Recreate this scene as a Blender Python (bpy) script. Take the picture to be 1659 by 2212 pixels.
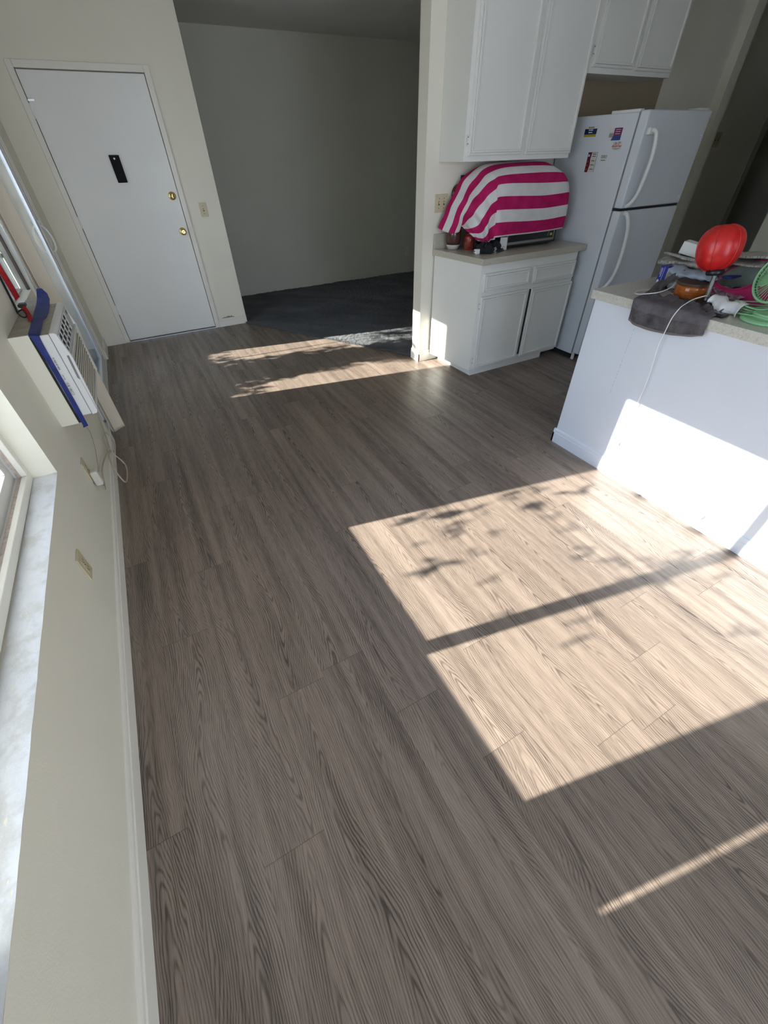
import bpy, bmesh, math, random
from mathutils import Vector, Matrix
PI = math.pi
for o in list(bpy.data.objects): bpy.data.objects.remove(o)
SC = bpy.context.scene
COL = SC.collection
random.seed(7)

# ------------------------------------------------------------ camera
cam_d = bpy.data.cameras.new('camera'); cam = bpy.data.objects.new('camera', cam_d); COL.objects.link(cam)
cam_d.sensor_fit = 'HORIZONTAL'; cam_d.sensor_width = 36.0; cam_d.lens = 872.387 / 1659 * 36.0
cam_d.clip_start = 0.02; cam_d.clip_end = 200
_r = Vector((0.8788202, -0.4767299, -0.0200886)); _d = Vector((-0.3305440, -0.5778934, -0.7461768)); _f = Vector((0.3441158, 0.6623955, -0.6654447))
cam.matrix_world = Matrix(((_r.x, -_d.x, -_f.x, 0), (_r.y, -_d.y, -_f.y, 0), (_r.z, -_d.z, -_f.z, 1.5), (0, 0, 0, 1)))
SC.camera = cam

# ------------------------------------------------------------ daylight
SUN_DIR = Vector((1, -0.19, -0.53)).normalized()      # the way the light travels
sd = bpy.data.lights.new('sun', 'SUN'); sd.energy = 3.8; sd.angle = math.radians(0.55); sd.color = (1.0, 0.93, 0.86)
sun = bpy.data.objects.new('sun', sd); COL.objects.link(sun)
sun.rotation_euler = SUN_DIR.to_track_quat('-Z', 'Y').to_euler(); sun.location = (-8, 3, 6)
W = bpy.data.worlds.new('sky'); SC.world = W; W.use_nodes = True
wn = W.node_tree.nodes; wl = W.node_tree.links; wn.clear()
wo = wn.new('ShaderNodeOutputWorld'); wb = wn.new('ShaderNodeBackground')
# soft hazy daylight: pale near the horizon, bluer overhead
wc = wn.new('ShaderNodeTexCoord'); wx = wn.new('ShaderNodeSeparateXYZ'); wr = wn.new('ShaderNodeValToRGB')
wl.new(wc.outputs['Generated'], wx.inputs[0]); wl.new(wx.outputs[2], wr.inputs[0])
e = wr.color_ramp.elements; e[0].position = 0.0; e[0].color = (0.67, 0.75, 0.88, 1); e[1].position = 0.6; e[1].color = (0.36, 0.55, 0.95, 1)
wb.inputs['Strength'].default_value = 0.92
wl.new(wr.outputs[0], wb.inputs[0]); wl.new(wb.outputs[0], wo.inputs[0])

def portal(name, loc, rot, sx, sy):
    d = bpy.data.lights.new(name, 'AREA'); d.shape = 'RECTANGLE'; d.size = sx; d.size_y = sy
    d.cycles.is_portal = True
    o = bpy.data.objects.new(name, d); COL.objects.link(o); o.location = loc; o.rotation_euler = rot
portal('portal_window', (-0.80, 0.9, 1.25), (0, -PI/2, 0), 1.4, 1.9)
portal('portal_door', (-0.80, 3.9, 1.0), (0, -PI/2, 0), 2.0, 2.4)
portal('portal_rear', (0.85, -3.80, 1.25), (PI/2, 0, 0), 2.5, 2.3)

SC.view_settings.view_transform = 'Standard'; SC.view_settings.look = 'None'
SC.view_settings.gamma = 1.0; SC.view_settings.exposure = 2.74; SC.view_settings.use_curve_mapping = False

# ------------------------------------------------------------ materials
class NT:
    """small helper round a material's node tree"""
    def __init__(s, name):
        s.m = bpy.data.materials.new(name); s.m.use_nodes = True
        s.n = s.m.node_tree.nodes; s.l = s.m.node_tree.links
        s.b = s.n['Principled BSDF']; s.out = s.n['Material Output']
    def new(s, t, **k):
        x = s.n.new(t)
        for a, v in k.items(): setattr(x, a, v)
        return x
    def put(s, sock, v):
        if hasattr(v, 'is_linked') or hasattr(v, 'links'): s.l.new(v, sock)
        elif isinstance(v, (tuple, list)) and len(v) == 3 and len(sock.default_value) == 4: sock.default_value = (*v, 1)
        else: sock.default_value = v
    def math(s, op, a, b=0.0, c=0.0, clamp=False):
        x = s.new('ShaderNodeMath', operation=op, use_clamp=clamp)
        s.put(x.inputs[0], a); s.put(x.inputs[1], b); s.put(x.inputs[2], c)
        return x.outputs[0]
    def xyz(s, a, b, c=0.0):
        x = s.new('ShaderNodeCombineXYZ'); s.put(x.inputs[0], a); s.put(x.inputs[1], b); s.put(x.inputs[2], c); return x.outputs[0]
    def coord(s, which='Object'):
        c = s.new('ShaderNodeTexCoord'); return c.outputs[which]
    def split(s, v):
        x = s.new('ShaderNodeSeparateXYZ'); s.l.new(v, x.inputs[0]); return x.outputs
    def noise(s, vec, scale=1.0, detail=2.0, rough=0.5):
        x = s.new('ShaderNodeTexNoise'); s.l.new(vec, x.inputs['Vector'])
        x.inputs['Scale'].default_value = scale; x.inputs['Detail'].default_value = detail; x.inputs['Roughness'].default_value = rough
        return x.outputs['Fac']
    def ramp(s, f, stops):
        x = s.new('ShaderNodeValToRGB'); s.l.new(f, x.inputs[0]); e = x.color_ramp.elements
        while len(e) < len(stops): e.new(0.5)
        for i, (p, c) in enumerate(stops):
            e[i].position = p; e[i].color = (*c, 1) if len(c) == 3 else c
        return x.outputs[0]
    def mix(s, f, a, b, blend='MIX'):
        x = s.new('ShaderNodeMix', data_type='RGBA', blend_type=blend)
        s.put(x.inputs[0], f); s.put(x.inputs[6], a); s.put(x.inputs[7], b); return x.outputs[2]
    def bump(s, h, strength=0.2, dist=0.002):
        x = s.new('ShaderNodeBump'); x.inputs['Strength'].default_value = strength; x.inputs['Distance'].default_value = dist
        s.l.new(h, x.inputs['Height']); s.l.new(x.outputs[0], s.b.inputs['Normal'])
    def set(s, color=None, rough=None, metal=None, spec=None):
        if color is not None: s.put(s.b.inputs['Base Color'], color)
        if rough is not None: s.put(s.b.inputs['Roughness'], rough)
        if metal is not None: s.put(s.b.inputs['Metallic'], metal)
        if spec is not None: s.put(s.b.inputs['Specular IOR Level'], spec)
        return s

def plain(name, color, rough=0.5, metal=0.0, var=0.06, scale=6.0, bump=0.0, bscale=300.0, spec=0.5, detail=3):
    """a procedural finish: the colour drifts a little and the surface has a fine grain"""
    t = NT(name); co = t.coord()
    f = t.noise(co, scale, detail)
    d = tuple(max(0, c * (1 - var)) for c in color); l = tuple(min(1, c * (1 + var)) for c in color)
    t.set(t.ramp(f, [(0.3, d), (0.7, l)]), rough, metal, spec)
    if bump: t.bump(t.noise(co, bscale, 2), bump, 0.001)
    return t.m

def paint(name, color, bump=0.25, rough=0.55, bs=170):
    t = NT(name); co = t.coord()
    a = t.noise(co, 2.2, 3); d = tuple(c * 0.965 for c in color)
    t.set(t.ramp(a, [(0.35, d), (0.65, color)]), rough, 0, 0.3)
    t.bump(t.noise(co, bs, 3, 0.6), bump, 0.0015)
    return t.m

M = {}
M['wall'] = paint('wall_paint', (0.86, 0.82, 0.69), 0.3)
M['wall_far'] = paint('far_room_shaded_paint', (0.62, 0.61, 0.52), 0.3)  # wall paint darkened, so the far room's shade is in its colour
M['wall_kitchen'] = paint('kitchen_wall_paint', (0.85, 0.81, 0.70), 0.3)
M['ceiling'] = paint('ceiling_paint', (0.78, 0.77, 0.73), 0.5, 0.8, 90)
M['trim'] = paint('trim_gloss_paint', (0.86, 0.82, 0.73), 0.08, 0.35)
M['door'] = paint('door_paint', (0.88, 0.875, 0.835), 0.08, 0.42)
M['cabinet'] = paint('cabinet_paint', (0.83, 0.82, 0.77), 0.12, 0.4)
M['island'] = paint('island_paint', (0.76, 0.79, 0.86), 0.15, 0.5)
M['tan'] = paint('tan_wall_strip', (0.36, 0.29, 0.20), 0.2, 0.7)
M['vane'] = paint('cream_vinyl', (0.70, 0.62, 0.50), 0.03, 0.45)
M['vinyl'] = paint('white_vinyl', (0.78, 0.76, 0.72), 0.03, 0.35)
M['alu'] = plain('brushed_aluminium', (0.70, 0.73, 0.76), 0.28, 0.85, 0.05, 20)
M['brass'] = plain('polished_brass', (0.85, 0.62, 0.25), 0.22, 1.0, 0.05, 30)
M['steel'] = plain('steel', (0.55, 0.55, 0.55), 0.3, 1.0, 0.05, 40)
M['black'] = plain('black_plastic', (0.012, 0.012, 0.014), 0.35, 0, 0.1, 20)
M['matteblack'] = plain('matte_black_metal', (0.008, 0.008, 0.009), 0.6, 0, 0.1, 20, spec=0.15)
M['blackcloth'] = plain('black_cloth', (0.012, 0.012, 0.015), 0.9, 0, 0.3, 60, 0.5, 600)
M['almond'] = plain('almond_plastic', (0.62, 0.54, 0.36), 0.4, 0, 0.03, 20)
M['slot'] = plain('dark_slot', (0.05, 0.035, 0.02), 0.6, 0, 0.05, 20)
M['ivory'] = plain('ivory_plastic', (0.72, 0.68, 0.58), 0.4, 0, 0.03, 20)
M['white'] = plain('white_plastic', (0.82, 0.82, 0.80), 0.35, 0, 0.02, 12)
M['gap'] = plain('dark_gap', (0.02, 0.02, 0.02), 0.8, 0, 0.1, 10)
M['brownwood'] = plain('bare_brown_board', (0.30, 0.17, 0.09), 0.8, 0, 0.35, 90)

def floor_mat():
    t = NT('grey_brown_plank_floor'); x, y, z = t.split(t.coord())
    Wd, L = 0.178, 1.22
    cx = t.math('DIVIDE', t.math('ADD', x, 5.04), Wd); col = t.math('FLOOR', cx); fx = t.math('FRACT', cx)
    wn1 = t.new('ShaderNodeTexWhiteNoise', noise_dimensions='1D'); t.l.new(col, wn1.inputs['W'])
    cy = t.math('ADD', t.math('DIVIDE', y, L), t.math('MULTIPLY', wn1.outputs['Value'], 7.0)); row = t.math('FLOOR', cy); fy = t.math('FRACT', cy)
    pid = t.math('ADD', t.math('MULTIPLY', col, 17.31), t.math('MULTIPLY', row, 5.77))
    wn2 = t.new('ShaderNodeTexWhiteNoise', noise_dimensions='1D'); t.l.new(pid, wn2.inputs['W'])
    rc = t.split(wn2.outputs['Color'])
    ox = t.math('MULTIPLY', rc[0], 40.0)
    # the heart line of each board wanders; rings open round it as nested arches
    wand = t.noise(t.xyz(ox, t.math('MULTIPLY', y, 1.1), pid), 1.0, 1.5)
    uc = t.math('MULTIPLY', t.math('ADD', t.math('SUBTRACT', fx, 0.5), t.math('MULTIPLY', t.math('SUBTRACT', wand, 0.5), 1.5)), Wd)
    sgn = t.math('SUBTRACT', t.math('MULTIPLY', t.math('GREATER_THAN', rc[1], 0.5), 2.0), 1.0)
    uc2 = t.math('MULTIPLY', uc, uc)
    au = t.math('SQRT', t.math('ADD', uc2, 0.00012))
    n1 = t.noise(t.xyz(t.math('ADD', t.math('MULTIPLY', x, 14.0), ox), t.math('MULTIPLY', y, 2.6), pid), 1.0, 2.0, 0.55)
    n2 = t.noise(t.xyz(t.math('ADD', t.math('MULTIPLY', x, 55.0), ox), t.math('MULTIPLY', y, 16.0), pid), 1.0, 1.5, 0.5)
    f = t.math('ADD', t.math('MULTIPLY', au, 150.0), t.math('MULTIPLY', t.math('MULTIPLY', y, 9.0), sgn))
    f = t.math('ADD', f, t.math('MULTIPLY', n1, 6.0)); f = t.math('ADD', f, t.math('MULTIPLY', n2, 0.8))
    s = t.math('SINE', t.math('MULTIPLY', f, 2 * PI))
    line = t.math('POWER', t.math('ADD', t.math('MULTIPLY', s, 0.5), 0.5), 2.2)
    fib = t.noise(t.xyz(t.math('ADD', t.math('MULTIPLY', x, 420.0), ox), t.math('MULTIPLY', y, 14.0), pid), 1.0, 2.0, 0.6)
    streak = t.noise(t.xyz(t.math('ADD', t.math('MULTIPLY', x, 26.0), ox), t.math('MULTIPLY', y, 0.9), pid), 1.0, 2.0, 0.5)
    amt = t.noise(t.xyz(t.math('ADD', t.math('MULTIPLY', x, 9.0), ox), t.math('MULTIPLY', y, 1.7), pid), 1.0, 1.0)
    amt = t.math('MULTIPLY', t.math('SUBTRACT', amt, 0.30, clamp=True), 2.4, clamp=True)
    v = t.math('MULTIPLY', line, t.math('ADD', t.math('MULTIPLY', amt, 0.40), 0.17))
    v = t.math('ADD', v, t.math('MULTIPLY', t.math('SUBTRACT', fib, 0.5), 1.0))
    v = t.math('ADD', v, t.math('MULTIPLY', t.math('SUBTRACT', streak, 0.5), 1.05))
    v = t.math('ADD', v, t.math('MULTIPLY', t.math('SUBTRACT', rc[2], 0.5), 0.12))
    v = t.math('ADD', v, 0.23, clamp=True)
    c = t.ramp(v, [(0.0, (0.310, 0.242, 0.197)), (0.35, (0.216, 0.166, 0.135)), (0.7, (0.106, 0.080, 0.065)), (1.0, (0.046, 0.034, 0.028))])
    # seams
    ex = t.math('MINIMUM', fx, t.math('SUBTRACT', 1.0, fx)); ey = t.math('MINIMUM', fy, t.math('SUBTRACT', 1.0, fy))
    sx = t.math('MULTIPLY', t.math('LESS_THAN', ex, 0.0028), 0.35); sy = t.math('LESS_THAN', ey, 0.0009)
    seam = t.math('MAXIMUM', sx, sy)
    c = t.mix(t.math('MULTIPLY', seam, 0.55), c, (0.05, 0.04, 0.035))
    t.set(c, t.math('ADD', t.math('MULTIPLY', v, 0.12), 0.36), 0, 0.5)
    t.bump(t.math('SUBTRACT', t.math('MULTIPLY', v, -0.6), seam), 0.25, 0.0008)
    return t.m
M['floor'] = floor_mat()

def carpet_mat():
    t = NT('charcoal_carpet_pile'); co = t.coord(); x, y, z = t.split(co)
    a = t.noise(co, 420, 3, 0.7); b = t.noise(co, 2.3, 3); c = t.noise(t.xyz(t.math('MULTIPLY', t.math('ADD', x, y), 3.0), t.math('SUBTRACT', x, y)), 1.2, 2)
    f = t.math('ADD', t.math('MULTIPLY', a, 0.6), t.math('ADD', t.math('MULTIPLY', b, 0.25), t.math('MULTIPLY', c, 0.3)))
    t.set(t.ramp(f, [(0.35, (0.07, 0.072, 0.077)), (0.62, (0.19, 0.195, 0.205)), (0.8, (0.32, 0.33, 0.34))]), 0.95, 0, 0.15)
    t.bump(a, 0.9, 0.006); return t.m
M['carpet'] = carpet_mat()

def counter_mat(name, base, speck):
    t = NT(name); co = t.coord()
    a = t.noise(co, 90, 3, 0.7); b = t.noise(co, 350, 2, 0.6)
    f = t.math('ADD', t.math('MULTIPLY', a, 0.5), t.math('MULTIPLY', b, 0.5))
    t.set(t.ramp(f, [(0.36, speck), (0.46, base), (0.6, tuple(min(1, c * 1.12) for c in base))]), 0.3, 0, 0.5)
    return t.m
M['counter'] = counter_mat('beige_speckled_laminate', (0.50, 0.46, 0.38), (0.40, 0.36, 0.29))
M['counter2'] = counter_mat('speckled_island_laminate', (0.56, 0.54, 0.48), (0.38, 0.35, 0.30))
M['fridge'] = paint('fridge_enamel', (0.74, 0.77, 0.82), 0.35, 0.32, 260)

def glass_mat():
    t = NT('window_glass'); t.n.remove(t.b)
    tr = t.new('ShaderNodeBsdfTransparent'); gl = t.new('ShaderNodeBsdfGlossy'); mx = t.new('ShaderNodeMixShader'); fr = t.new('ShaderNodeFresnel')
    tr.inputs[0].default_value = (0.93, 0.96, 0.95, 1); gl.inputs['Roughness'].default_value = 0.02; fr.inputs[0].default_value = 1.45
    dust = t.noise(t.coord(), 8, 3); k = t.math('MULTIPLY', fr.outputs[0], t.math('ADD', t.math('MULTIPLY', dust, 0.1), 0.85))
    t.l.new(k, mx.inputs[0]); t.l.new(tr.outputs[0], mx.inputs[1]); t.l.new(gl.outputs[0], mx.inputs[2]); t.l.new(mx.outputs[0], t.out.inputs[0])
    return t.m
M['glass'] = glass_mat()

# ------------------------------------------------------------ mesh helpers
class MB:
    def __init__(s): s.v = []; s.f = []; s.uv = None
    def add(s, v, f):
        k = len(s.v); s.v += [tuple(p) for p in v]; s.f += [tuple(i + k for i in q) for q in f]; return s
    def box(s, x0, x1, y0, y1, z0, z1, rot=None, about=None):
        v = [Vector((x, y, z)) for z in (z0, z1) for y in (y0, y1) for x in (x0, x1)]
        if rot is not None:
            c = Vector(about) if about is not None else Vector(((x0+x1)/2, (y0+y1)/2, (z0+z1)/2))
            v = [rot @ (p - c) + c for p in v]
        return s.add(v, [(0, 2, 3, 1), (4, 5, 7, 6), (0, 1, 5, 4), (2, 6, 7, 3), (0, 4, 6, 2), (1, 3, 7, 5)])
    def cyl(s, p0, p1, r0, r1=None, n=20, caps=True):
        r1 = r0 if r1 is None else r1; p0 = Vector(p0); p1 = Vector(p1); d = (p1 - p0).normalized()
        a = d.orthogonal().normalized(); b = d.cross(a); v = []
        for p, r in ((p0, r0), (p1, r1)):
            v += [p + (a * math.cos(2*PI*i/n) + b * math.sin(2*PI*i/n)) * r for i in range(n)]
        f = [(i, (i+1) % n, n + (i+1) % n, n + i) for i in range(n)]
        if caps: f += [tuple(reversed(range(n))), tuple(range(n, 2*n))]
        return s.add(v, f)
    def lathe(s, prof, c=(0, 0, 0), axis=(0, 0, 1), n=32, lobes=0, amp=0):
        """prof: list of (radius, height) along the axis from c"""
        c = Vector(c); d = Vector(axis).normalized(); a = d.orthogonal().normalized(); b = d.cross(a); v = []
        for r, h in prof:
            for i in range(n):
                t = 2*PI*i/n; rr = r * (1 + amp * math.cos(lobes * t)) if lobes else r
                v.append(c + d*h + (a*math.cos(t) + b*math.sin(t)) * rr)
        f = []
        for j in range(len(prof) - 1):
            f += [(j*n+i, j*n+(i+1) % n, (j+1)*n+(i+1) % n, (j+1)*n+i) for i in range(n)]
        f += [tuple(reversed(range(n))), tuple(range((len(prof)-1)*n, len(prof)*n))]
        return s.add(v, f)
    def tube(s, pts, r, n=8, closed=False):
        P = [Vector(p) for p in pts]; m = len(P); v = []; a = None
        for i in range(m):
            if closed: d = (P[(i+1) % m] - P[i-1])
            else: d = P[min(i+1, m-1)] - P[max(i-1, 0)]
            d = d.normalized() if d.length > 1e-9 else Vector((0, 0, 1))
            a = (a - d * a.dot(d)) if a is not None else d.orthogonal()
            a = a.normalized() if a.length > 1e-6 else d.orthogonal().normalized()
            b = d.cross(a); rr = r[i] if isinstance(r, (list, tuple)) else r
            v += [P[i] + (a*math.cos(2*PI*k/n) + b*math.sin(2*PI*k/n)) * rr for k in range(n)]
        f = []
        for i in range(m if closed else m - 1):
            j = (i + 1) % m
            f += [(i*n+k, i*n+(k+1) % n, j*n+(k+1) % n, j*n+k) for k in range(n)]
        if not closed: f += [tuple(reversed(range(n))), tuple(range((m-1)*n, m*n))]
        return s.add(v, f)
    def poly(s, pts, nrm, th):
        """flat outline given thickness th along nrm"""
        n = Vector(nrm).normalized() * th; k = len(pts); v = [Vector(p) for p in pts] + [Vector(p) + n for p in pts]
        f = [tuple(reversed(range(k))), tuple(range(k, 2*k))] + [(i, (i+1) % k, k+(i+1) % k, k+i) for i in range(k)]
        return s.add(v, f)
    def grid(s, rows):
        m = len(rows); n = len(rows[0]); v = [p for r in rows for p in r]
        return s.add(v, [(i*n+j, i*n+j+1, (i+1)*n+j+1, (i+1)*n+j) for i in range(m-1) for j in range(n-1)])
    def build(s, name, mat, parent=None, bevel=0, smooth=False, solid=0, sub=0, seg=2):
        me = bpy.data.meshes.new(name); me.from_pydata(s.v, [], s.f); me.validate()
        bm = bmesh.new(); bm.from_mesh(me)
        if not solid: bmesh.ops.recalc_face_normals(bm, faces=bm.faces)
        bm.to_mesh(me); bm.free()
        me.materials.append(mat)
        o = bpy.data.objects.new(name, me); COL.objects.link(o)
        if parent is not None: o.parent = parent; o.matrix_parent_inverse = Matrix.Translation(-parent.location)
        if solid:
            q = o.modifiers.new('thickness', 'SOLIDIFY'); q.thickness = solid; q.offset = 0
        if sub:
            q = o.modifiers.new('smooth', 'SUBSURF'); q.levels = sub; q.render_levels = sub
        if bevel:
            q = o.modifiers.new('bevel', 'BEVEL'); q.width = bevel; q.segments = seg; q.limit_method = 'ANGLE'; q.angle_limit = math.radians(40)
        if smooth or sub:
            for p in me.polygons: p.use_smooth = True
        elif bevel: pass
        return o

def box(name, mat, x0, x1, y0, y1, z0, z1, parent=None, bevel=0, **k):
    return MB().box(x0, x1, y0, y1, z0, z1).build(name, mat, parent, bevel, **k)
def struct(o, label=None):
    o['kind'] = 'structure'
    if label: o['label'] = label
    return o
def tag(o, label, cat, group=None, kind=None):
    o['label'] = label; o['category'] = cat
    if group: o['group'] = group
    if kind: o['kind'] = kind
    return o
def thing(name, loc, label, cat, group=None):
    o = bpy.data.objects.new(name, None); COL.objects.link(o); o.location = loc; o.empty_display_size = 0.05
    return tag(o, label, cat, group)
def spline(P, n=8, closed=False):
    P = [Vector(p) for p in P]; m = len(P); out = []
    rng = range(m if closed else m - 1)
    for i in rng:
        p0 = P[(i-1) % m] if closed or i > 0 else P[0]*2 - P[1]
        p1 = P[i]; p2 = P[(i+1) % m]; p3 = P[(i+2) % m] if closed or i + 2 < m else P[-1]*2 - P[-2]
        for k in range(n):
            t = k / n; out.append(0.5 * ((2*p1) + (p2-p0)*t + (2*p0-5*p1+4*p2-p3)*t*t + (3*p1-p0-3*p2+p3)*t**3))
    if not closed: out.append(P[-1])
    return out
# ------------------------------------------------------------ room shell
XL, YD, YK, YF, ZC = -0.54, 5.33, 3.236, 6.55, 2.52
XO = -0.74                                                     # outside face of the window wall
b = MB()
b.box(XO, XL, -3.85, 0.0, 0, ZC); b.add([(x, y, z) for y, zt in ((0.0, 0.546), (1.785, 0.569)) for x, z in ((XO, 0), (XL, 0), (XL, zt), (XO, zt))], [(0, 3, 2, 1), (4, 5, 6, 7), (0, 1, 5, 4), (1, 2, 6, 5), (2, 3, 7, 6), (3, 0, 4, 7)]); b.box(XO, XL, 0.0, 1.785, 2.03, ZC)
b.box(XO, XL, 1.785, 2.62, 0, ZC); b.box(XO, XL, 2.62, 3.15, 0, 0.97); b.box(XO, XL, 2.62, 4.89, 1.93, ZC)
b.box(XO, XL, 4.89, YD + 0.12, 0, ZC)
wall_left = struct(b.build('wall_left', M['wall']))
b = MB()
b.box(XL, -0.315, YD, YD + 0.12, 0, ZC); b.box(-0.315, 0.629, YD, YD + 0.12, 2.045, ZC); b.box(0.629, 0.983, YD, YD + 0.12, 0, ZC)
struct(b.build('wall_front', M['wall']))
b = MB(); b.box(2.095, 5.24, YK, YK + 0.12, 0, ZC)
struct(b.build('wall_kitchen', M['wall_kitchen']))
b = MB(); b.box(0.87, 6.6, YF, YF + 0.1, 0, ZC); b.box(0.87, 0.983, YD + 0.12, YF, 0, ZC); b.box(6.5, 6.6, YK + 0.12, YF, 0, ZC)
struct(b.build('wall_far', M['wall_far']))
b = MB(); b.box(5.24, 5.36, YK - 0.078, YK + 0.12, 0, ZC); b.box(5.24, 5.36, -3.85, 2.346, 0, ZC)
struct(b.build('wall_right', M['wall']))
b = MB(); b.box(5.36, 6.38, 3.30, 3.355, 0, ZC); b.box(5.36, 8.0, 1.7, 1.8, 0, ZC); b.box(8.0, 8.1, 1.7, 4.6, 0, ZC); b.box(6.38, 8.0, 4.5, 4.6, 0, ZC)
struct(b.build('wall_hall', M['wall']))
b = MB(); b.box(XO, -0.4, -3.85, -3.75, 0, ZC); b.box(2.05, 3.9, -3.85, -3.75, 0, ZC); b.box(4.9, 5.36, -3.85, -3.75, 0, ZC); b.box(3.9, 4.9, -3.85, -3.75, 0, 1.2); b.box(3.9, 4.9, -3.85, -3.75, 2.1, ZC); b.box(-0.4, 2.05, -3.85, -3.75, 0, 0.10); b.box(-0.4, 2.05, -3.85, -3.75, 2.42, ZC)  # unseen window openings added here to let in fill light
struct(b.build('wall_rear', M['wall']))
struct(box('wall_light_blocker', M['wall'], 2.134, 2.26, -3.75, -0.20, 0, ZC))  # unseen wall added to keep the rear fill light off the kitchen
struct(box('ceiling', M['ceiling'], XO, 8.1, -3.85, YF + 0.1, ZC, ZC + 0.1))
struct(box('floor', M['floor'], XO + 0.02, 8.1, -3.85, YF + 0.1, -0.12, 0.0))
struct(box('trim_1', M['tan'], 3.20, 4.44, YK - 0.003, YK, 1.50, 1.95), 'tan strip of wall above the refrigerator')  # strip coloured tan, darker than the wall around it

# baseboards: a board, a rounded cap
def baseboard(name, p0, p1, n, h=0.085, th=0.012, mat=None):
    p0 = Vector(p0); p1 = Vector(p1); n = Vector(n)
    prof = [(0, 0), (th, 0), (th, h * 0.70), (th * 0.95, h * 0.72), (th * 0.72, h * 0.74), (th * 0.72, h * 0.90), (th * 0.5, h * 0.97), (0, h)]
    v = [p + n * a + Vector((0, 0, z)) for p in (p0, p1) for a, z in prof]; k = len(prof)
    f = [(i, (i+1) % k, k + (i+1) % k, k + i) for i in range(k)] + [tuple(range(k)), tuple(reversed(range(k, 2*k)))]
    return struct(MB().add(v, f).build(name, mat or M['trim']))
baseboard('baseboard_left', (XL, -3.75, 0), (XL, 3.13, 0), (1, 0, 0))
baseboard('baseboard_left_far', (XL, 4.90, 0), (XL, YD, 0), (1, 0, 0), 0.09)
baseboard('baseboard_front', (0.66, YD, 0), (0.983, YD, 0), (0, -1, 0), 0.082)
baseboard('baseboard_front_left', (-0.528, YD, 0), (-0.346, YD, 0), (0, -1, 0), 0.09)
baseboard('baseboard_kitchen', (2.083, YK, 0), (2.29, YK, 0), (0, -1, 0), 0.095, 0.013)
baseboard('baseboard_pier', (2.095, YK - 0.013, 0), (2.095, YK + 0.12, 0), (-1, 0, 0), 0.095, 0.013)
# flaking paint above the baseboard by the entry door
b = MB(); random.seed(3)
pts = [(0.70, 0.086)]
for i in range(22):
    x = 0.715 + i * 0.0062; pts.append((x, 0.088 + random.uniform(0.002, 0.02) * (1 if 3 < i < 18 else 0.4)))
pts.append((0.862, 0.086))
b.poly([(x, YD - 0.0008, z) for x, z in pts], (0, 1, 0), 0.0006)
tr = struct(b.build('trim_2', M['brownwood']), 'bare brown patch of flaked paint above the baseboard')

# carpet in the far room, cut on the slant
def carpet():
    random.seed(11); v = []; f = []; edge = lambda y: 2.100 - (y - 3.39) / 1.70
    xs = [0.90 + 0.03 * i for i in range(170)]; ys = [3.36 + 0.03 * j for j in range(107)]
    idx = {}
    def P(i, j):
        if (i, j) not in idx:
            x = xs[i]; y = min(ys[j], YF)
            e = edge(y)
            if y < 5.33 and x < e: x = e + random.uniform(-0.006, 0.004)
            elif y >= 5.33: x = max(x, 0.985)
            if y < 3.39: x = max(x, 2.11)
            z = 0.010 + random.uniform(-0.0035, 0.0045) + 0.002 * math.sin(x * 7 + y * 5)
            idx[(i, j)] = len(v); v.append((x, y, z))
        return idx[(i, j)]
    for i in range(169):
        for j in range(106):
            x1, y0 = xs[i+1], ys[j]
            if y0 < 5.30 and x1 < edge(y0 + 0.03) : continue
            if y0 >= 5.30 and x1 < 0.985: continue
            if x1 > 6.5: continue
            f.append((P(i, j), P(i+1, j), P(i+1, j+1), P(i, j+1)))
    b = MB(); b.v = v; b.f = f
    # pile standing up along the cut edge and thinly over the near part
    def tuft(x, y, h, r):
        a = random.uniform(0, 6.3); dx, dy = random.uniform(-.5, .5) * h, random.uniform(-.5, .5) * h
        q = [(x + r*math.cos(a + k*2.094), y + r*math.sin(a + k*2.094), 0.004) for k in range(3)] + [(x + dx, y + dy, 0.006 + h)]
        b.add(q, [(0, 1, 3), (1, 2, 3), (2, 0, 3)])
    for k in range(5200):
        y = random.uniform(3.38, 5.33); d = abs(random.gauss(0, 0.02)) - 0.008
        tuft(edge(y) + d, y, random.uniform(0.006, 0.013), 0.0035)
    for k in range(26000):
        y = random.uniform(3.38, 5.6); x = edge(y) + random.uniform(0, 1.6)
        if x < 0.99: continue
        tuft(x, y, random.uniform(0.006, 0.012), 0.0045)
    o = b.build('carpet', M['carpet'])
    return tag(o, 'dark charcoal carpet of the far room, cut on a slant where the planks begin', 'carpet', None, 'stuff')
carpet()

# ------------------------------------------------------------ entry door
D = struct(box('door_1', M['door'], -0.297, 0.611, YD + 0.008, YD + 0.05, 0.018, 2.029, bevel=0.002), 'white flat entry door with brass deadbolt and knob')
b = MB()
b.box(-0.346, -0.302, YD - 0.012, YD + 0.0, 0, 2.08); b.box(0.616, 0.660, YD - 0.012, YD, 0, 2.08); b.box(-0.302, 0.616, YD - 0.012, YD, 2.036, 2.08)
b.box(-0.315, -0.302, YD, YD + 0.12, 0, 2.045); b.box(0.616, 0.629, YD, YD + 0.12, 0, 2.045); b.box(-0.302, 0.616, YD, YD + 0.12, 2.036, 2.045)
b.box(-0.302, 0.616, YD + 0.05, YD + 0.065, 0, 2.036)
b.build('door_frame', M['trim'], D, 0.003)
box('threshold', M['alu'], -0.302, 0.616, YD - 0.012, YD + 0.004, 0, 0.010, D, 0.002)
for z in (1.80, 1.07, 0.325):
    h = MB(); h.cyl((-0.300, YD + 0.002, z - 0.045), (-0.300, YD + 0.002, z + 0.045), 0.006, n=12)
    h.box(-0.297, -0.280, YD + 0.005, YD + 0.0085, z - 0.043, z + 0.043); h.build('hinge', M['door'], D)
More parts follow.
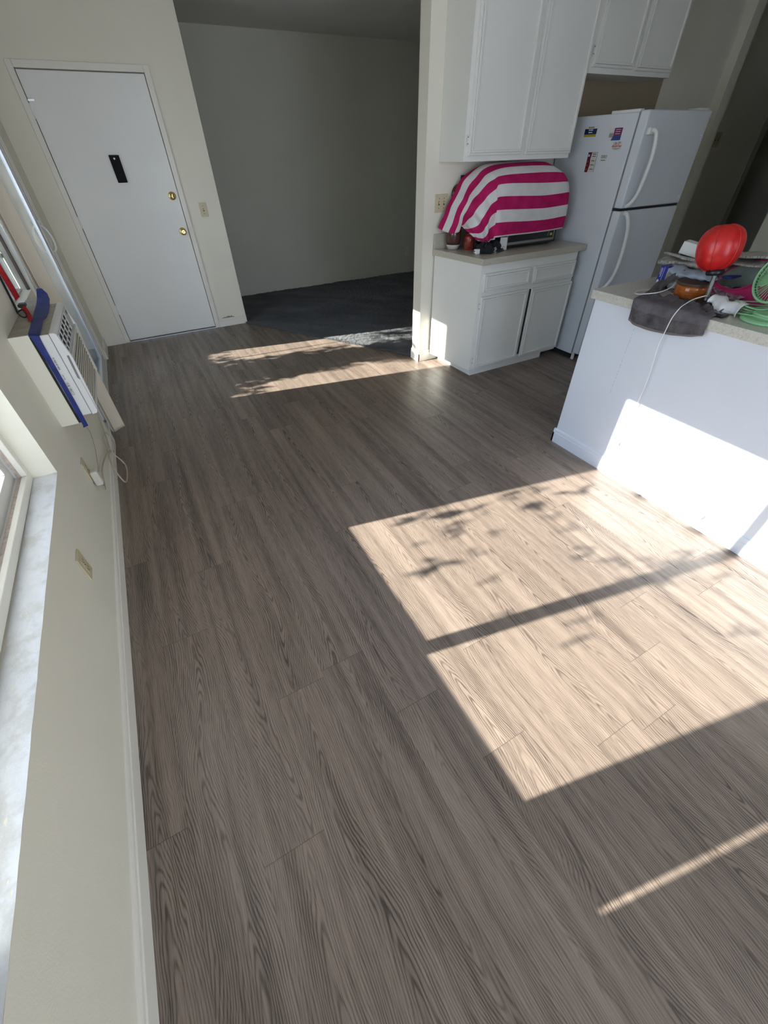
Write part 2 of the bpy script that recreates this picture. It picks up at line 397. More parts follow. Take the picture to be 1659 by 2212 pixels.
b = MB(); b.box(-0.298, -0.255, YD - 0.004, YD + 0.008, 1.857, 1.867); b.cyl((-0.262, YD - 0.012, 1.862), (-0.262, YD + 0.006, 1.862), 0.007, n=10)
b.build('latch', M['steel'], D)
b = MB(); b.poly([(0.128, YD + 0.007, 1.528), (0.210, YD + 0.007, 1.526), (0.210, YD + 0.007, 1.337), (0.131, YD + 0.007, 1.337)], (0, -1, 0), 0.016)
pk = b.build('peephole_plate', M['matteblack'], D, 0.003)
MB().cyl((0.166, YD - 0.0095, 1.503), (0.166, YD - 0.0115, 1.503), 0.007, n=14).build('lens', M['white'], pk)
b = MB(); b.lathe([(0.0, 0), (0.033, 0), (0.034, 0.004), (0.028, 0.009), (0.016, 0.012), (0.016, 0.016), (0.0, 0.016)], (0.555, YD + 0.008, 1.223), (0, -1, 0), 28)
db = b.build('deadbolt', M['brass'], D, smooth=True)
MB().box(0.551, 0.559, YD - 0.022, YD - 0.008, 1.207, 1.239).build('thumb_turn', M['brass'], db, 0.002)
b = MB(); b.lathe([(0.0, 0), (0.032, 0), (0.033, 0.004), (0.026, 0.009), (0.012, 0.014), (0.011, 0.032), (0.024, 0.040), (0.029, 0.050), (0.027, 0.060), (0.016, 0.066), (0.009, 0.064), (0, 0.066)], (0.558, YD + 0.008, 0.939), (0, -1, 0), 28)
b.build('knob', M['brass'], D, smooth=True)

def plate_frame(o, n):      # unit axes of a plate on a wall: n out of the wall
    n = Vector(n); u = Vector((0, 0, 1)); r = u.cross(n); return Vector(o), r, u, n
def obox(b, fr, u0, u1, v0, v1, n0, n1):
    o, r, u, n = fr; v = [o + r*x + u*y + n*z for z in (n0, n1) for y in (v0, v1) for x in (u0, u1)]
    return b.add(v, [(0, 2, 3, 1), (4, 5, 7, 6), (0, 1, 5, 4), (2, 6, 7, 3), (0, 4, 6, 2), (1, 3, 7, 5)])
def ocyl(b, fr, u, v, n0, n1, r, n=12):
    o, rr, uu, nn = fr; p = o + rr*u + uu*v; return b.cyl(p + nn*n0, p + nn*n1, r, n=n)
def switch(loc, n, gangs, label, group=None):
    w = 0.035 if gangs == 1 else 0.058; fr = plate_frame(loc, n)
    t = thing('light_switch', loc, label, 'light switch', group)
    obox(MB(), fr, -w, w, -0.057, 0.057, 0, 0.006).build('wall_plate', M['almond'], t, 0.002)
    for k in range(gangs):
        c = 0 if gangs == 1 else (k - 0.5) * 0.046
        obox(MB(), fr, c - 0.0055, c + 0.0055, -0.012, 0.012, 0.0055, 0.0066).build('slot', M['slot'], t)
        b = MB(); obox(b, fr, c - 0.0042, c + 0.0042, -0.002, 0.009, 0.006, 0.016); b.build('toggle', M['almond'], t, 0.001)
        for v in (-0.030, 0.030): ocyl(MB(), fr, c, v, 0.0055, 0.0072, 0.003).build('screw', M['slot'], t)
    return t
def outlet(loc, n, label, mat='almond'):
    fr = plate_frame(loc, n); t = thing('power_outlet', loc, label, 'power outlet')
    obox(MB(), fr, -0.035, 0.035, -0.057, 0.057, 0, 0.006).build('wall_plate', M[mat], t, 0.002)
    for v in (-0.020, 0.020):
        s = obox(MB(), fr, -0.017, 0.017, v - 0.014, v + 0.014, 0.0055, 0.0075).build('socket', M[mat], t, 0.003)
        b = MB(); obox(b, fr, -0.008, -0.0055, v - 0.004, v + 0.007, 0.0073, 0.0079); obox(b, fr, 0.0055, 0.008, v - 0.004, v + 0.007, 0.0073, 0.0079); ocyl(b, fr, 0, v - 0.009, 0.0073, 0.0079, 0.0026)
        b.build('slots', M['slot'], s)
    ocyl(MB(), fr, 0, 0, 0.0055, 0.0072, 0.003).build('screw', M['slot'], t)
    return t
switch((0.810, YD, 1.100), (0, -1, 0), 1, 'almond single light switch on the wall right of the white entry door')
switch((2.250, YK, 1.195), (0, -1, 0), 2, 'almond double light switch above the kitchen counter, left of the striped towel')
switch((5.64, 3.30, 1.525), (0, -1, 0), 2, 'dim double switch plate on the dark hallway wall beyond the refrigerator')
outlet((3.945, YF, 0.302), (0, -1, 0), 'ivory power outlet low on the dark far wall of the carpeted room', 'ivory')
outlet((XL, 1.437, 0.357), (1, 0, 0), 'almond power outlet with both sockets free, on the wall under the nearest window')
plug_outlet = outlet((XL, 2.150, 0.352), (1, 0, 0), 'almond power outlet below the air conditioner, its power cord plugged in')

# ------------------------------------------------------------ window 1 (nearest)
wd = MB(); wd.box(-0.64, -0.62, 0.0, 1.785, 0.57, 0.605); wd.box(-0.64, -0.62, 0.0, 1.785, 1.995, 2.03); wd.box(-0.64, -0.62, 1.75, 1.785, 0.605, 1.995); wd.box(-0.64, -0.62, 0.0, 0.012, 0.605, 1.995)
W1 = struct(wd.build('window_1', M['trim'], bevel=0.003), 'wide sliding window with a deep painted sill')
b = MB(); b.box(-0.655, -0.640, 0.0, 1.785, 0.57, 0.600); b.box(-0.655, -0.640, 1.755, 1.785, 0.600, 2.03)
b.build('stop_bead', plain('worn_pinkish_bead', (0.50, 0.42, 0.36), 0.7, 0, 0.25, 60), W1)
def sash(name, x0, x1, y0, y1, z0, z1, w, mat, parent):
    b = MB(); b.box(x0, x1, y0, y1, z0, z0 + w); b.box(x0, x1, y0, y1, z1 - w, z1); b.box(x0, x1, y0, y0 + w, z0 + w, z1 - w); b.box(x0, x1, y1 - w, y1, z0 + w, z1 - w)
    o = b.build(name, mat, parent, 0.002)
    xm = (x0 + x1) / 2; MB().box(xm - 0.002, xm + 0.002, y0 + w, y1 - w, z0 + w, z1 - w).build('glass_pane', M['glass'], o)
    return o
b = MB(); b.box(-0.735, -0.655, 0.0, 1.785, 0.57, 0.598); b.box(-0.735, -0.655, 0.0, 1.785, 2.0, 2.03); b.box(-0.735, -0.655, 1.762, 1.785, 0.598, 2.0); b.box(-0.735, -0.655, 0.0, 0.010, 0.598, 2.0)
b.build('track_frame', M['vinyl'], W1, 0.002)
sash('sash', -0.690, -0.664, 0.893, 1.762, 0.598, 2.0, 0.048, M['vinyl'], W1)
sash('sash', -0.722, -0.696, 0.010, 0.93, 0.598, 2.0, 0.040, M['alu'], W1)
# plaster sill, a little lumpy
rows = []; random.seed(5)
for i in range(12):
    x = -0.62 + i * (0.0805 / 11); rows.append([(x, 0.001 + j * 0.01783, 0.5467 + 0.0232 * j / 100 + 0.0012 * math.sin(j * 0.9 + i) * math.sin(j * 0.37) + random.uniform(0, 0.0007)) for j in range(101)])
sill_t = NT('sill_plaster'); co = sill_t.coord()
sill_t.set(sill_t.ramp(sill_t.noise(co, 14, 5, 0.65), [(0.38, (0.66, 0.66, 0.64)), (0.5, (0.76, 0.78, 0.80)), (0.7, (0.80, 0.81, 0.83))]), 0.5); sill_t.bump(sill_t.noise(co, 26, 4, 0.6), 0.6, 0.004)
MB().grid(rows).build('window_sill', sill_t.m, W1, smooth=True)

# blinds gathered at the near end of window 1
def vane(y, x, ang, z0, z1, w=0.089, name='vane', parent=None, curve=0.006, tone='vinyl'):
    c, s = math.cos(ang), math.sin(ang); rows = []
    for z in (z0, z0 + 0.02, (z0 + z1)/2, z1):
        rows.append([(x + (t * w) * c - curve * (1 - 4*t*t) * s, y + (t * w) * s + curve * (1 - 4*t*t) * c, z) for t in (-0.5, -0.46 if z > z0 else -0.42, -0.2, 0, 0.2, 0.46 if z > z0 else 0.42, 0.5)])
    return MB().grid(rows).build(name, M[tone], parent, solid=0.0015, smooth=True)
t = thing('vertical_blind', (-0.585, 0.2, 2.0), 'white vertical blind gathered at the near end of the sliding window', 'blind')
for k in range(11): vane(0.069 + k * 0.0214, -0.585, 1.05, 0.558, 1.98, 0.06, 'vane', t)
box('headrail', M['vinyl'], -0.61, -0.56, 0.005, 1.78, 1.985, 2.025, t, 0.003)

# ------------------------------------------------------------ window 2 and the sliding door
b = MB(); b.box(-0.62, -0.56, 2.62, 2.645, 0.97, 1.93); b.box(-0.62, -0.585, 2.62, 3.15, 0.97, 0.978); b.box(-0.62, -0.56, 2.62, 3.15, 1.905, 1.93)
W2 = struct(b.build('window_2', M['vinyl'], bevel=0.002), 'narrow side window above the air conditioner box')
MB().box(-0.592, -0.588, 2.645, 3.14, 0.978, 1.905).build('glass_pane', M['glass'], W2)
b = MB(); b.box(-0.56, -0.548, 3.128, 3.152, 0.97, 1.93); b.build('weather_strip', plain('brown_weather_strip', (0.10, 0.07, 0.06), 0.7), W2)
b = MB(); b.box(-0.64, -0.545, 3.15, 4.89, -0.0, 0.022); b.box(-0.64, -0.545, 3.15, 4.89, 1.895, 1.93); b.box(-0.64, -0.545, 4.865, 4.89, 0.022, 1.895); b.box(-0.64, -0.60, 3.15, 3.17, 0.022, 1.895)
D2 = struct(b.build('door_2', M['vinyl'], bevel=0.002), 'glass sliding door with a white pull handle')
b = MB()
for x in (-0.632, -0.615, -0.598, -0.582, -0.566): b.box(x, x + 0.004, 3.15, 4.88, 0.022, 0.034)
b.build('floor_track', M['alu'], D2, 0.001)
post = MB().box(-0.607, -0.553, 3.42, 3.505, 0.03, 1.895).build('door_post', M['vinyl'], D2, 0.003)
b = MB(); b.box(-0.595, -0.591, 3.4165, 3.42, 0.03, 1.895); b.box(-0.572, -0.566, 3.4150, 3.42, 0.03, 1.895); b.build('post_trim', M['alu'], post)
MB().box(-0.592, -0.588, 3.17, 3.42, 0.034, 1.895).build('glass_pane', M['glass'], D2)
b = MB(); b.box(-0.585, -0.555, 4.79, 4.862, 0.036, 1.89); b.box(-0.585, -0.555, 3.505, 4.79, 0.036, 0.085); b.box(-0.585, -0.555, 3.505, 4.79, 1.84, 1.89); b.box(-0.585, -0.555, 3.505, 3.55, 0.085, 1.84)
panel = b.build('sliding_panel', M['vinyl'], D2, 0.003)
MB().box(-0.572, -0.568, 3.55, 4.70, 0.085, 1.84).build('glass_pane', M['glass'], panel)
MB().box(-0.582, -0.560, 4.706, 4.79, 0.085, 1.84).build('inner_stile', M['vinyl'], panel, 0.002)
MB().box(-0.574, -0.558, 4.700, 4.706, 0.085, 1.84).build('stile_strip', M['alu'], panel)
hp = [(-0.553, 4.80, 0.935), (-0.530, 4.80, 0.940), (-0.512, 4.80, 0.965), (-0.508, 4.80, 1.02), (-0.520, 4.80, 1.075), (-0.538, 4.80, 1.105), (-0.553, 4.80, 1.112)]
b = MB(); b.tube(spline(hp, 6), 0.0075, 10); b.box(-0.556, -0.548, 4.782, 4.822, 0.91, 1.15)
h = b.build('pull_handle', M['white'], panel, smooth=False, bevel=0.001)
MB().lathe([(0, 0), (0.012, 0), (0.013, 0.008), (0.009, 0.012), (0, 0.012)], (-0.548, 4.80, 1.135), (1, 0, 0), 16).build('lock_button', M['white'], h)
b = MB(); b.tube(spline([(-0.59 - (p[0] + 0.55) * 0.6, 4.80, p[2]) for p in hp], 6), 0.007, 8); b.build('outside_handle', M['white'], panel)

# vertical blind vanes gathered at the near end of the sliding door
t = thing('vertical_blind', (-0.46, 3.2, 1.9), 'cream vertical blind vanes hanging behind the air conditioner by the sliding door', 'blind')
for k, (y, x, a, z0) in enumerate([(3.19, -0.472, 0.72, 0.045), (3.205, -0.492, 0.80, 0.040), (3.235, -0.500, 0.9, 0.05)]):
    vane(y, x, -a if k == 9 else a, z0, 1.0 + 0.86, 0.087, 'vane', t, tone='vane')
box('headrail', M['vinyl'], -0.515, -0.43, 3.10, 4.88, 1.86, 1.90, t, 0.003)

# ------------------------------------------------------------ outside
M['stucco'] = paint('porch_stucco', (0.78, 0.75, 0.68), 0.9, 0.9, 60)
M['concrete'] = counter_mat('patio_concrete', (0.62, 0.60, 0.56), (0.50, 0.48, 0.45))
M['leaf'] = plain('green_leaf', (0.06, 0.11, 0.03), 0.5, 0, 0.35, 5)
M['bark'] = plain('bark', (0.12, 0.09, 0.06), 0.9, 0, 0.3, 30, 0.4, 60)
struct(box('patio', M['concrete'], -14, XO, -10, 12, -0.25, -0.05))
struct(box('wall_porch', M['stucco'], -2.9, XO, 5.60, 5.75, -0.05, 2.9), 'porch side wall outside the sliding door')
px = thing('porch_door', (-1.1, 5.6, -0.05), 'cream outside door with a long steel handle plate seen through the side window', 'door')
MB().box(-1.75, -0.968, 5.565, 5.598, -0.05, 2.0).build('door_leaf', paint('cream_door_paint', (0.90, 0.84, 0.68), 0.5, 0.6, 120), px, 0.003)
MB().box(-0.965, -0.943, 5.57, 5.598, -0.05, 2.0).build('jamb', plain('brown_jamb', (0.12, 0.09, 0.08), 0.7), px)
b = MB(); b.box(-1.003, -0.977, 5.550, 5.565, 0.655, 0.880); hpl = b.build('handle_plate', M['steel'], px, 0.003)
b = MB(); b.tube([(-0.990, 5.555, 0.775), (-0.990, 5.510, 0.775), (-0.975, 5.505, 0.772), (-0.935, 5.505, 0.765)], 0.008, 10); b.build('lever', M['steel'], hpl, smooth=True)
b = MB(); b.tube([(-1.030, 5.558, 0.885 + 0.0)] + [(-1.030 + 0.016*math.sin(a), 5.552, 0.872 + 0.016*math.cos(a)) for a in (0.5, 1.2, 2, 2.8, 3.6, 4.4, 5.2, 6)], 0.0015, 6); b.box(-1.052, -1.034, 5.548, 5.556, 0.835, 0.868); b.build('key_ring', M['matteblack'], px)
struct(box('sun_blocker_column', M['stucco'], -1.55, -1.25, 2.66, 3.62, -0.05, 2.9), 'unseen stucco column added to block sun at the side window')  # added out of view to stop sun entering the side window

def leaf_cloud(b, c, r, n, size, seed, flat=1.0):
    rnd = random.Random(seed)
    for _ in range(n):
        u = Vector((rnd.gauss(0, 1), rnd.gauss(0, 1), rnd.gauss(0, 1) * flat)); u = u.normalized() * r * (rnd.random() ** 0.5)
        p = Vector(c) + u; a = Vector((rnd.gauss(0, 1), rnd.gauss(0, 1), rnd.gauss(0, .6))).normalized(); q = a.orthogonal().normalized()
        s = size * rnd.uniform(0.6, 1.3)
        b.add([p - a*s, p + q*s*0.28, p + a*s, p - q*s*0.28], [(0, 1, 2, 3)])
# shrub standing in front of the sliding door
def tree(name, base, crowns, label, group=None, seed=1, leaf=0.05, cat='shrub', tr_r=0.016):
    t = thing(name, base, label, cat, group)
    tr = MB(); fo = MB()
    for k, (c, r, n) in enumerate(crowns):
        mid = (Vector(base) * 0.45 + Vector(c) * 0.55) + Vector((0.03 * math.sin(k * 2.3), 0.06 * math.cos(k * 1.7), 0))
        tr.tube(spline([base, mid, c], 5), [tr_r * (1 - 0.08 * i) for i in range(11)], 6); leaf_cloud(fo, c, r, n, leaf, seed * 50 + k)
    tr.build('trunk', M['bark'], t); fo.build('foliage', M['leaf'], t)
    return t
def back(x, y, z, d):      # the point d metres up-sun of a point in the room
    p = Vector((x, y, z)) - SUN_DIR * d; return tuple(p)
tree('shrub', (-1.9, 4.40, -0.05), [((-1.9, 4.38, 0.9), 0.34, 900), ((-1.9, 4.33, 1.35), 0.33, 1300), ((-1.95, 4.38, 1.75), 0.31, 1100), ((-1.9, 4.33, 2.15), 0.30, 900), ((-1.95, 4.40, 2.5), 0.28, 500), ((-1.9, 4.80, 2.25), 0.2, 90), ((-1.95, 4.02, 1.25), 0.16, 120), ((-1.95, 4.9, 2.5), 0.2, 120)],
     'leafy shrub standing outside the glass sliding door', None, 2, 0.05)
t = thing('shrub', (-3.2, 1.4, -0.05), 'sparse shrub with scattered leaf tufts outside the nearest window', 'shrub')
fo = MB(); tr = MB(); rnd = random.Random(21)
for k in range(48):
    x = rnd.uniform(0.72, 2.5); y = rnd.uniform(0.10, 1.35) - 0.19 * (x - 1.2); d = rnd.uniform(3.2, 3.8)
    p = Vector((x, y, 0)) - SUN_DIR * d; big = rnd.random() < 0.16
    for q in range(7 if big else 5):
        a = Vector((rnd.gauss(0, 1), rnd.gauss(0, 1), rnd.gauss(0, 1))).normalized(); w = a.orthogonal().normalized(); L = (0.080 if big else 0.044) * rnd.uniform(0.7, 1.3)
        fo.add([p, p + a*L*0.5 + w*L*0.2, p + a*L, p + a*L*0.5 - w*L*0.2], [(0, 1, 2, 3)])
tr.tube(spline([(-3.2, 1.4, -0.05), (-3.25, 1.35, 0.4), (-3.2, 1.3, 0.9)], 5), 0.012, 6)
tr.build('stem', M['bark'], t); fo.build('foliage', M['leaf'], t)
hedge = MB(); rnd = random.Random(9)
for _ in range(5200):
    p = Vector((rnd.uniform(-2.9, -2.4), rnd.uniform(3.6, 5.5), rnd.uniform(-0.05, 1.62 + 0.06 * math.sin(_)))); a = Vector((rnd.gauss(0, 1), rnd.gauss(0, 1), rnd.gauss(0, 1))).normalized(); q = a.orthogonal().normalized(); s = 0.05
    hedge.add([p - a*s, p + q*s*0.4, p + a*s, p - q*s*0.4], [(0, 1, 2, 3)])
hedge.box(-2.80, -2.5, 3.62, 5.45, -0.05, 1.52)
tag(hedge.build('hedge', M['leaf']), 'clipped green hedge along the patio outside the sliding door', 'hedge')
# ------------------------------------------------------------ air conditioner in its boxed-in opening
struct(box('trim_3', M['wall'], XL - 0.01, -0.470, 2.19, 2.872, 0.572, 0.972, bevel=0.002), 'boxed-in ledge that holds the air conditioner')
AC = thing('air_conditioner', (-0.44, 2.45, 0.60), 'white window air conditioner in the left wall, sealed with blue tape', 'air conditioner')
Y0, Y1, Z0, Z1 = 2.194, 2.74, 0.603, 0.964
M['acwhite'] = paint('ac_white_plastic', (0.80, 0.80, 0.79), 0.04, 0.35)
M['acgrey'] = plain('ac_warm_plastic', (0.60, 0.59, 0.54), 0.5, 0, 0.04, 20)
box('casing', M['acwhite'], -0.470, -0.402, Y0, Y1, Z0, Z1, AC, 0.004)
# bowed front cabinet, outline drawn in the x-z plane and run along y; the grille sits in its face
prof = [(-0.401, Z0 - 0.002), (-0.380, Z0 + 0.001), (-0.372, Z0 + 0.02), (-0.368, 0.70), (-0.366, 0.78), (-0.362, 0.86), (-0.368, 0.900), (-0.377, 0.962), (-0.386, 0.967), (-0.401, 0.967)]
def run_y(prof, y0, y1):
    b = MB(); k = len(prof)
    b.add([(x, y0, z) for x, z in prof] + [(x, y1, z) for x, z in prof], [(i, (i+1) % k, k+(i+1) % k, k+i) for i in range(k)] + [tuple(range(k)), tuple(reversed(range(k, 2*k)))]); return b
run_y([(-0.401, Z0 + 0.02), (-0.3785, Z0 + 0.02), (-0.3740, 0.72), (-0.3705, 0.80), (-0.3700, 0.858), (-0.401, 0.858)], Y0 + 0.018, Y1 - 0.018).build('front_core', plain('coil_grey', (0.05, 0.048, 0.045), 0.7), AC)
fp = MB()
for (a, c) in ((Y0 - 0.003, Y0 + 0.018), (Y1 - 0.018, Y1 + 0.003)): k = run_y(prof, a, c); fp.add(k.v, k.f)
k = run_y([(-0.401, Z0 - 0.002), (-0.380, Z0 + 0.001), (-0.372, Z0 + 0.02), (-0.3735, Z0 + 0.026), (-0.401, Z0 + 0.026)], Y0 + 0.018, Y1 - 0.018); fp.add(k.v, k.f)
k = run_y([(-0.401, 0.967), (-0.386, 0.967), (-0.377, 0.962), (-0.3755, 0.951), (-0.401, 0.951)], Y0 + 0.018, Y1 - 0.018); fp.add(k.v, k.f)
k = run_y([(-0.395, 0.866), (-0.3615, 0.866), (-0.362, 0.856), (-0.395, 0.856)], Y0 + 0.018, Y1 - 0.018); fp.add(k.v, k.f)
fp.build('front_panel', M['acwhite'], AC, 0.0015)
b = MB()
for i in range(12):
    z = 0.634 + i * 0.0186; xx = -0.3735 + 0.0075 * min(1, i / 9)
    b.box(xx - 0.010, xx, Y0 + 0.018, 2.69, z, z + 0.0085)
b.box(-0.39, -0.3655, 2.69, 2.722, 0.63, 0.856)
b.build('intake_grille', M['ivory'], AC, 0.001)
b = MB(); b.box(-0.401, -0.3765, 2.213, 2.612, 0.868, 0.950); dg = b.build('air_outlet', M['gap'], AC)
b = MB()
for i in range(4): b.box(-0.377, -0.3725 + 0.002 * (i < 2), 2.213, 2.610, 0.868 + i * 0.0262, 0.8715 + i * 0.0262)
for i in range(6): y = 2.213 + i * 0.0786; b.box(-0.377, -0.3730, y, y + 0.005, 0.868, 0.949)
b.build('louvre', M['acwhite'], dg, 0.0008)
b = MB(); b.box(-0.400, -0.3725, 2.613, 2.722, 0.868, 0.951); cp = b.build('control_panel', M['acgrey'], AC, 0.002)
MB().box(-0.3735, -0.3715, 2.66, 2.70, 0.925, 0.94).build('display', M['black'], cp)
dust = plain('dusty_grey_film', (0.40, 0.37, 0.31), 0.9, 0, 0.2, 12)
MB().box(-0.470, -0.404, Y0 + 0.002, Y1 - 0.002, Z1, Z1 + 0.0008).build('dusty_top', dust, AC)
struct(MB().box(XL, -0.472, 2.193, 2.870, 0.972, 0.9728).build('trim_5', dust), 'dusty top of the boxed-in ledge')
# finger recess, seams and stickers on the near side
b = MB(); b.poly([(-0.3795, Y0 - 0.0032, 0.873), (-0.3715, Y0 - 0.0032, 0.873), (-0.3755, Y0 - 0.0032, 0.764), (-0.3835, Y0 - 0.0032, 0.775)], (0, -1, 0), 0.0006)
b.build('finger_recess', plain('recess_grey', (0.22, 0.21, 0.20), 0.6), AC)
b = MB(); b.box(-0.4025, -0.4013, Y0 - 0.0015, Y0 + 0.002, Z0, Z1); b.poly([(-0.3765, Y0 - 0.0032, 0.762), (-0.3755, Y0 - 0.0032, 0.762), (-0.374, Y0 - 0.0032, 0.622), (-0.375, Y0 - 0.0032, 0.622)], (0, -1, 0), 0.0006)
b.box(-0.372, -0.370, Y0 - 0.0036, Y0 - 0.003, 0.62, 0.6215)
b.build('seam', M['slot'], AC)
def sticker_mat(name, bg, ink, horizontal=False, s=260):
    t = NT(name); x, y, z = t.split(t.coord()); w = t.noise(t.xyz(0.0, 0.0, t.math('MULTIPLY', z, s)), 1.0, 1.0)
    v = t.noise(t.xyz(t.math('MULTIPLY', x, 500.0), 0.0, t.math('MULTIPLY', z, 40.0)), 1.0, 0.0)
    k = t.math('MULTIPLY', t.math('GREATER_THAN', w, 0.5), t.math('GREATER_THAN', v, 0.35))
    t.set(t.mix(k, bg, ink), 0.4); return t.m
M['barcode'] = sticker_mat('printed_barcode', (0.75, 0.74, 0.70), (0.10, 0.10, 0.10), s=420)
for (z0, z1, x0, x1) in ((0.82, 0.875, -0.434, -0.427), (0.705, 0.765, -0.436, -0.426), (0.775, 0.80, -0.433, -0.429)):
    MB().box(x0, x1, Y0 - 0.0008, Y0 + 0.001, z0, z1).build('sticker', M['barcode'], AC)
MB().box(-0.4225, -0.4205, Y0 - 0.0012, Y0 + 0.001, 0.66, 0.845).build('side_rib', M['acwhite'], AC)
MB().box(-0.4695, -0.460, Y0 - 0.0035, Y0 - 0.001, 0.575, 0.962).build('gap_seal', M['gap'], AC)
# blue tape: up the side, over the corner, along the top with a loose flag
tp = plain('blue_painters_tape', (0.013, 0.030, 0.20), 0.55, 0, 0.25, 25, 0.3, 120)
rows = []
path = [((-0.463, 0.548), (-0.441, 0.553)), ((-0.460, 0.56), (-0.440, 0.57)), ((-0.458, 0.65), (-0.438, 0.65)), ((-0.457, 0.75), (-0.437, 0.75)), ((-0.458, 0.85), (-0.437, 0.85)), ((-0.462, 0.94), (-0.436, 0.94)), ((-0.466, 0.972), (-0.434, 0.964))]
for i, (p, q) in enumerate(path):
    w = 0.001 * math.sin(i * 2.1)
    rows.append([(p[0] + (q[0] - p[0]) * k / 4, Y0 - 0.0055 - 0.0006 * math.sin(k * 1.6 + i), p[1] + (q[1] - p[1]) * k / 4 + w) for k in range(5)])
for y, a, c, z0, z1 in ((2.20, -0.468, -0.432, 0.9765, 0.9675), (2.30, -0.470, -0.432, 0.9765, 0.968), (2.42, -0.474, -0.436, 0.9765, 0.968), (2.46, -0.474, -0.426, 0.9770, 0.968), (2.56, -0.476, -0.424, 0.9765, 0.968), (2.70, -0.478, -0.428, 0.978, 0.969), (2.80, -0.482, -0.430, 0.982, 0.974), (2.88, -0.484, -0.440, 0.992, 0.985), (2.94, -0.485, -0.462, 1.004, 1.000)):
    rows.append([(a + (c - a) * k / 4, y, z0 + (z1 - z0) * k / 4 + 0.0008 * math.sin(y * 40 + k)) for k in range(5)])
MB().grid(rows).build('blue_tape', tp, AC, solid=0.0012)
# power cord, tied in a bow, and its moulded plug
M['cord'] = plain('ivory_cord', (0.50, 0.44, 0.35), 0.5, 0, 0.05, 30)
P = spline([(-0.46, 2.72, 0.60), (-0.50, 2.93, 0.34), (-0.520, 2.96, 0.24), (-0.520, 2.90, 0.19), (-0.515, 2.80, 0.155), (-0.512, 2.72, 0.135)], 8)
cd = MB(); cd.tube(P, 0.0042, 8)
lp = spline([(-0.512, 2.72, 0.140), (-0.518, 2.78, 0.20), (-0.508, 2.86, 0.19), (-0.490, 2.86, 0.125), (-0.498, 2.78, 0.10), (-0.510, 2.71, 0.135), (-0.512, 2.60, 0.150), (-0.500, 2.52, 0.09), (-0.480, 2.50, 0.022), (-0.468, 2.60, 0.004 + 0.01), (-0.470, 2.70, 0.03), (-0.500, 2.72, 0.10), (-0.512, 2.70, 0.145), (-0.520, 2.50, 0.20), (-0.522, 2.33, 0.225), (-0.515, 2.19, 0.215), (-0.508, 2.135, 0.232), (-0.505, 2.12, 0.262)], 8)
cd.tube(lp, 0.0042, 8)
co_ = cd.build('power_cord', M['cord'], AC, smooth=True)
b = MB(); b.tube(spline([(-0.520, 2.70, 0.133), (-0.500, 2.705, 0.130), (-0.502, 2.715, 0.150), (-0.522, 2.71, 0.152)], 4, True), 0.0028, 6, True); b.build('twist_tie', M['cord'], co_)
b = MB(); b.box(-0.533, -0.498, 2.122, 2.166, 0.262, 0.345)
b.build('plug', M['ivory'], co_, 0.010, seg=4)

# thin dark antenna wire on the wall
b = MB(); b.tube(spline([(-0.538, 2.62, 0.36), (-0.534, 2.60, 0.32), (-0.534, 2.50, 0.27), (-0.534, 2.36, 0.245), (-0.536, 2.25, 0.23)], 8), 0.0011, 6)
tag(b.build('thin_wire', plain('dull_grey_wire', (0.20, 0.19, 0.20), 0.6), smooth=True), 'thin dark wire hanging on the wall below the air conditioner', 'wire')

# red strap with buckle lying over the ledge
M['red'] = plain('red_webbing', (0.42, 0.008, 0.012), 0.75, 0, 0.25, 80, 0.6, 400)
ST = thing('strap', (-0.5, 2.45, 0.98), 'red webbing strap with a black buckle hanging over the ledge of the air conditioner', 'strap')
def ribbon(P, w, th, name, mat, parent, side=(1, 0, 0)):
    rows = []; s = Vector(side)
    for p in spline(P, 6): rows.append([p - s * w/2, p, p + s * w/2])
    return MB().grid(rows).build(name, mat, parent, solid=th)
SD = Vector((0.75, 0.35, 0.45)).normalized()
ribbon([(-0.535, 2.66, 1.20), (-0.527, 2.64, 1.12), (-0.520, 2.615, 1.07), (-0.512, 2.575, 1.035)], 0.026, 0.003, 'webbing', M['red'], ST, SD)
b = MB(); b.box(-0.520, -0.490, 2.53, 2.575, 1.005, 1.018); b.build('buckle', M['black'], ST, 0.004)
ribbon([(-0.505, 2.54, 1.010), (-0.492, 2.50, 0.992), (-0.483, 2.45, 0.982), (-0.476, 2.40, 0.980)], 0.022, 0.003, 'webbing', M['red'], ST, SD)
b = MB(); b.box(-0.5195, -0.494, 2.574, 2.580, 1.020, 1.024); b.build('buckle_bar', M['white'], ST)
S2 = thing('strap', (-0.53, 2.45, 0.98), 'thin black and grey strap with a hook behind the red strap', 'strap')
ribbon([(-0.538, 2.62, 1.16), (-0.534, 2.58, 1.09), (-0.528, 2.53, 1.03), (-0.524, 2.49, 0.995)], 0.010, 0.002, 'webbing', M['blackcloth'], S2, SD)
b = MB(); b.tube(spline([(-0.524, 2.49, 0.995), (-0.505, 2.455, 0.982), (-0.494, 2.475, 0.984), (-0.506, 2.52, 1.000)], 5, True), 0.003, 6, True); b.build('hook', M['black'], S2)

